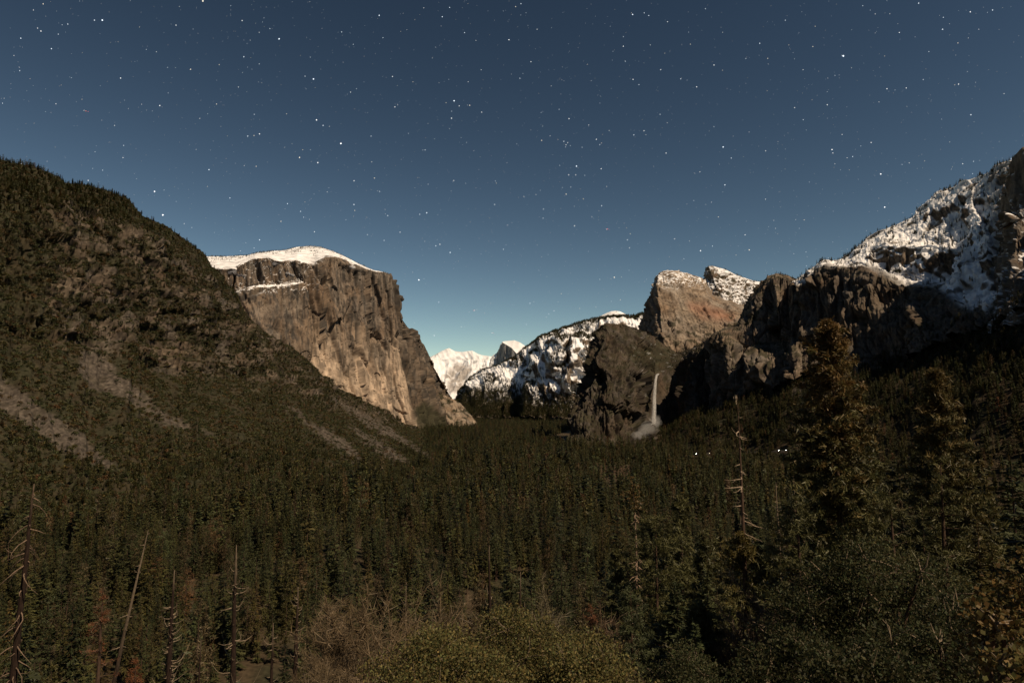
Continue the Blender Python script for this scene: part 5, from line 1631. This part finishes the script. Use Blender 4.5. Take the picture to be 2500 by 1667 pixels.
# ------------------------------------------------------------------ airliners with their lights
def plane(label, px_, py_, D, heading, red):
    p = unproj(px_, py_, D)
    e = empty('airliner', tuple(p), heading)
    f = MB()
    f.tube([(-19, 0, 0), (-17, 0, .2), (-10, 0, 0), (12, 0, 0), (17, 0, -.3), (19, 0, -.6)], [.3, 1.2, 2, 2, 1.4, .2], 12, (.7, .7, .72))
    link('fuselage', f.mesh('fuselage', True), M_CAR, e)
    def slab(pts, th):
        P = np.array(pts, float)
        V = np.concatenate([P + np.array([0, 0, th]), P - np.array([0, 0, th])])
        n = len(P)
        F = list(range(n)) + [n + i for i in range(n)][::-1]; T = [n, n]
        for i in range(n):
            j = (i + 1) % n
            F += [i, j, n + j, n + i]; T.append(4)
        return mesh_from('wing', V, F, T, np.tile((.65, .65, .68), (2 * n, 1)))
    for s_ in (-1, 1):
        link('wing', slab([(3, 1.5 * s_, -.4), (-4, 17 * s_, .6), (-6, 17 * s_, .6), (-4, 1.5 * s_, -.4)], .2), M_CAR, e)
        link('tailplane', slab([(-14, 1 * s_, .6), (-17, 6 * s_, .8), (-18.5, 6 * s_, .8), (-17.5, 1 * s_, .6)], .12), M_CAR, e)
    fin = slab([(-13, .0, 1), (-17, .0, 7), (-19, .0, 7), (-18, .0, 1)], .12)
    link('tail_fin', fin, M_CAR, e)
    link('beacon', ball(3.2 if red else 2.2), M_BEACON if red else M_STROBE, e, (0, 0, 2.5))
    link('wing_light', ball(1.4), M_STROBE, e, (-5, 17, .8))
    link('wing_light', ball(1.4), M_BEACON, e, (-5, -17, .8))
    tag(e, label, 'aeroplane', 'aeroplanes in the night sky')
M_BEACON = emit_material('red_beacon', (1.0, .10, .22), 3.0)
M_STROBE = emit_material('white_strobe', (1.0, .92, .85), 4.0)
plane('red lit aeroplane high above the dark hill at left', 210, 272, 6000, 2.4, True)
plane('red lit aeroplane above the valley, right of centre', 1483, 560, 7000, 1.9, True)
plane('white lit aeroplane low above the far snowy mountain', 1158, 758, 9000, .1, False)
plane('white lit aeroplane just above the split dome', 1202, 813, 9000, 2.2, False)

# ------------------------------------------------------------------ stars
rs = np.random.RandomState(99)
BRIGHT = [(466, 3, 1), (235, 47, 1), (217, 47, .6), (94, 72, .6), (641, 90, 1), (720, 182, 1), (727, 276, .9), (783, 330, 1.2), (1043, 232, 1), (1037, 272, .7), (688, 362, .8), (730, 374, .8), (480, 390, .7), (374, 494, 1.2), (355, 440, 1), (367, 243, .7),
          (596, 551, .7), (962, 643, 1.1), (980, 489, .8), (1034, 580, .8), (1661, 338, .9), (1911, 344, .8), (1937, 129, 1.3), (1324, 382, .9), (1411, 637, .8), (1609, 576, .8), (1721, 574, .7), (1453, 34, .8), (871, 36, .8), (1169, 92, .7), (1640, 150, .6),
          (1441, 551, .6), (2023, 400, .9), (2032, 476, .9), (2230, 264, .6), (1454, 183, .6), (596, 308, .7), (569, 313, .6), (560, 131, .6), (1307, 273, .6), (1530, 352, .6), (907, 246, .6), (1136, 470, .6), (1244, 323, .6), (1745, 100, .6), (1600, 200, .6), (2110, 8, .6),
          (2165, 68, .6), (813, 470, .7), (1665, 425, .7), (1295, 325, .6), (1300, 333, .5), (1304, 328, .5), (1299, 338, .4), (1310, 335, .4)]
D0 = 90000.0
dirs, size, lum = [], [], []
for x, y, b in BRIGHT:
    d = unproj(x * 2500 / 2352, y * 2500 / 2352, 1.0); dirs.append(d / np.linalg.norm(d)); size.append(.00105 * b ** .5); lum.append(1.0 * b)
nstar = 26000
z = rs.rand(nstar); a = rs.rand(nstar) * 2 * math.pi
r = np.sqrt(1 - z * z)
mag = rs.rand(nstar) ** 6
for k in range(nstar):
    dirs.append(np.array([r[k] * math.cos(a[k]), r[k] * math.sin(a[k]), z[k]])); size.append(.00030 + .00045 * mag[k]); lum.append(.30 + .5 * mag[k])
dirs = np.array(dirs); size = np.array(size) * D0; lum = np.array(lum)
oct_v = np.array([(1, 0, 0), (-1, 0, 0), (0, 1, 0), (0, -1, 0), (0, 0, 1), (0, 0, -1)], float)
oct_f = np.array([(0, 2, 4), (2, 1, 4), (1, 3, 4), (3, 0, 4), (2, 0, 5), (1, 2, 5), (3, 1, 5), (0, 3, 5)])
V = dirs[:, None] * D0 + oct_v[None] * size[:, None, None]
F = (oct_f[None] + 6 * np.arange(len(dirs))[:, None, None]).reshape(-1, 3)
tone = np.array([[.80, .90, 1.0], [1, 1, 1], [1, .88, .70]])[rs.choice(3, len(dirs), p=[.45, .4, .15])]
colr = np.repeat(tone * lum[:, None], 6, 0)
me = mesh_from('stars', V.reshape(-1, 3), F, np.full(len(F), 3), colr)
o = link('stars', me, emit_material('starlight', None, 1.6))
tag(o, 'countless small white stars scattered over the night sky', 'stars', kind='stuff')
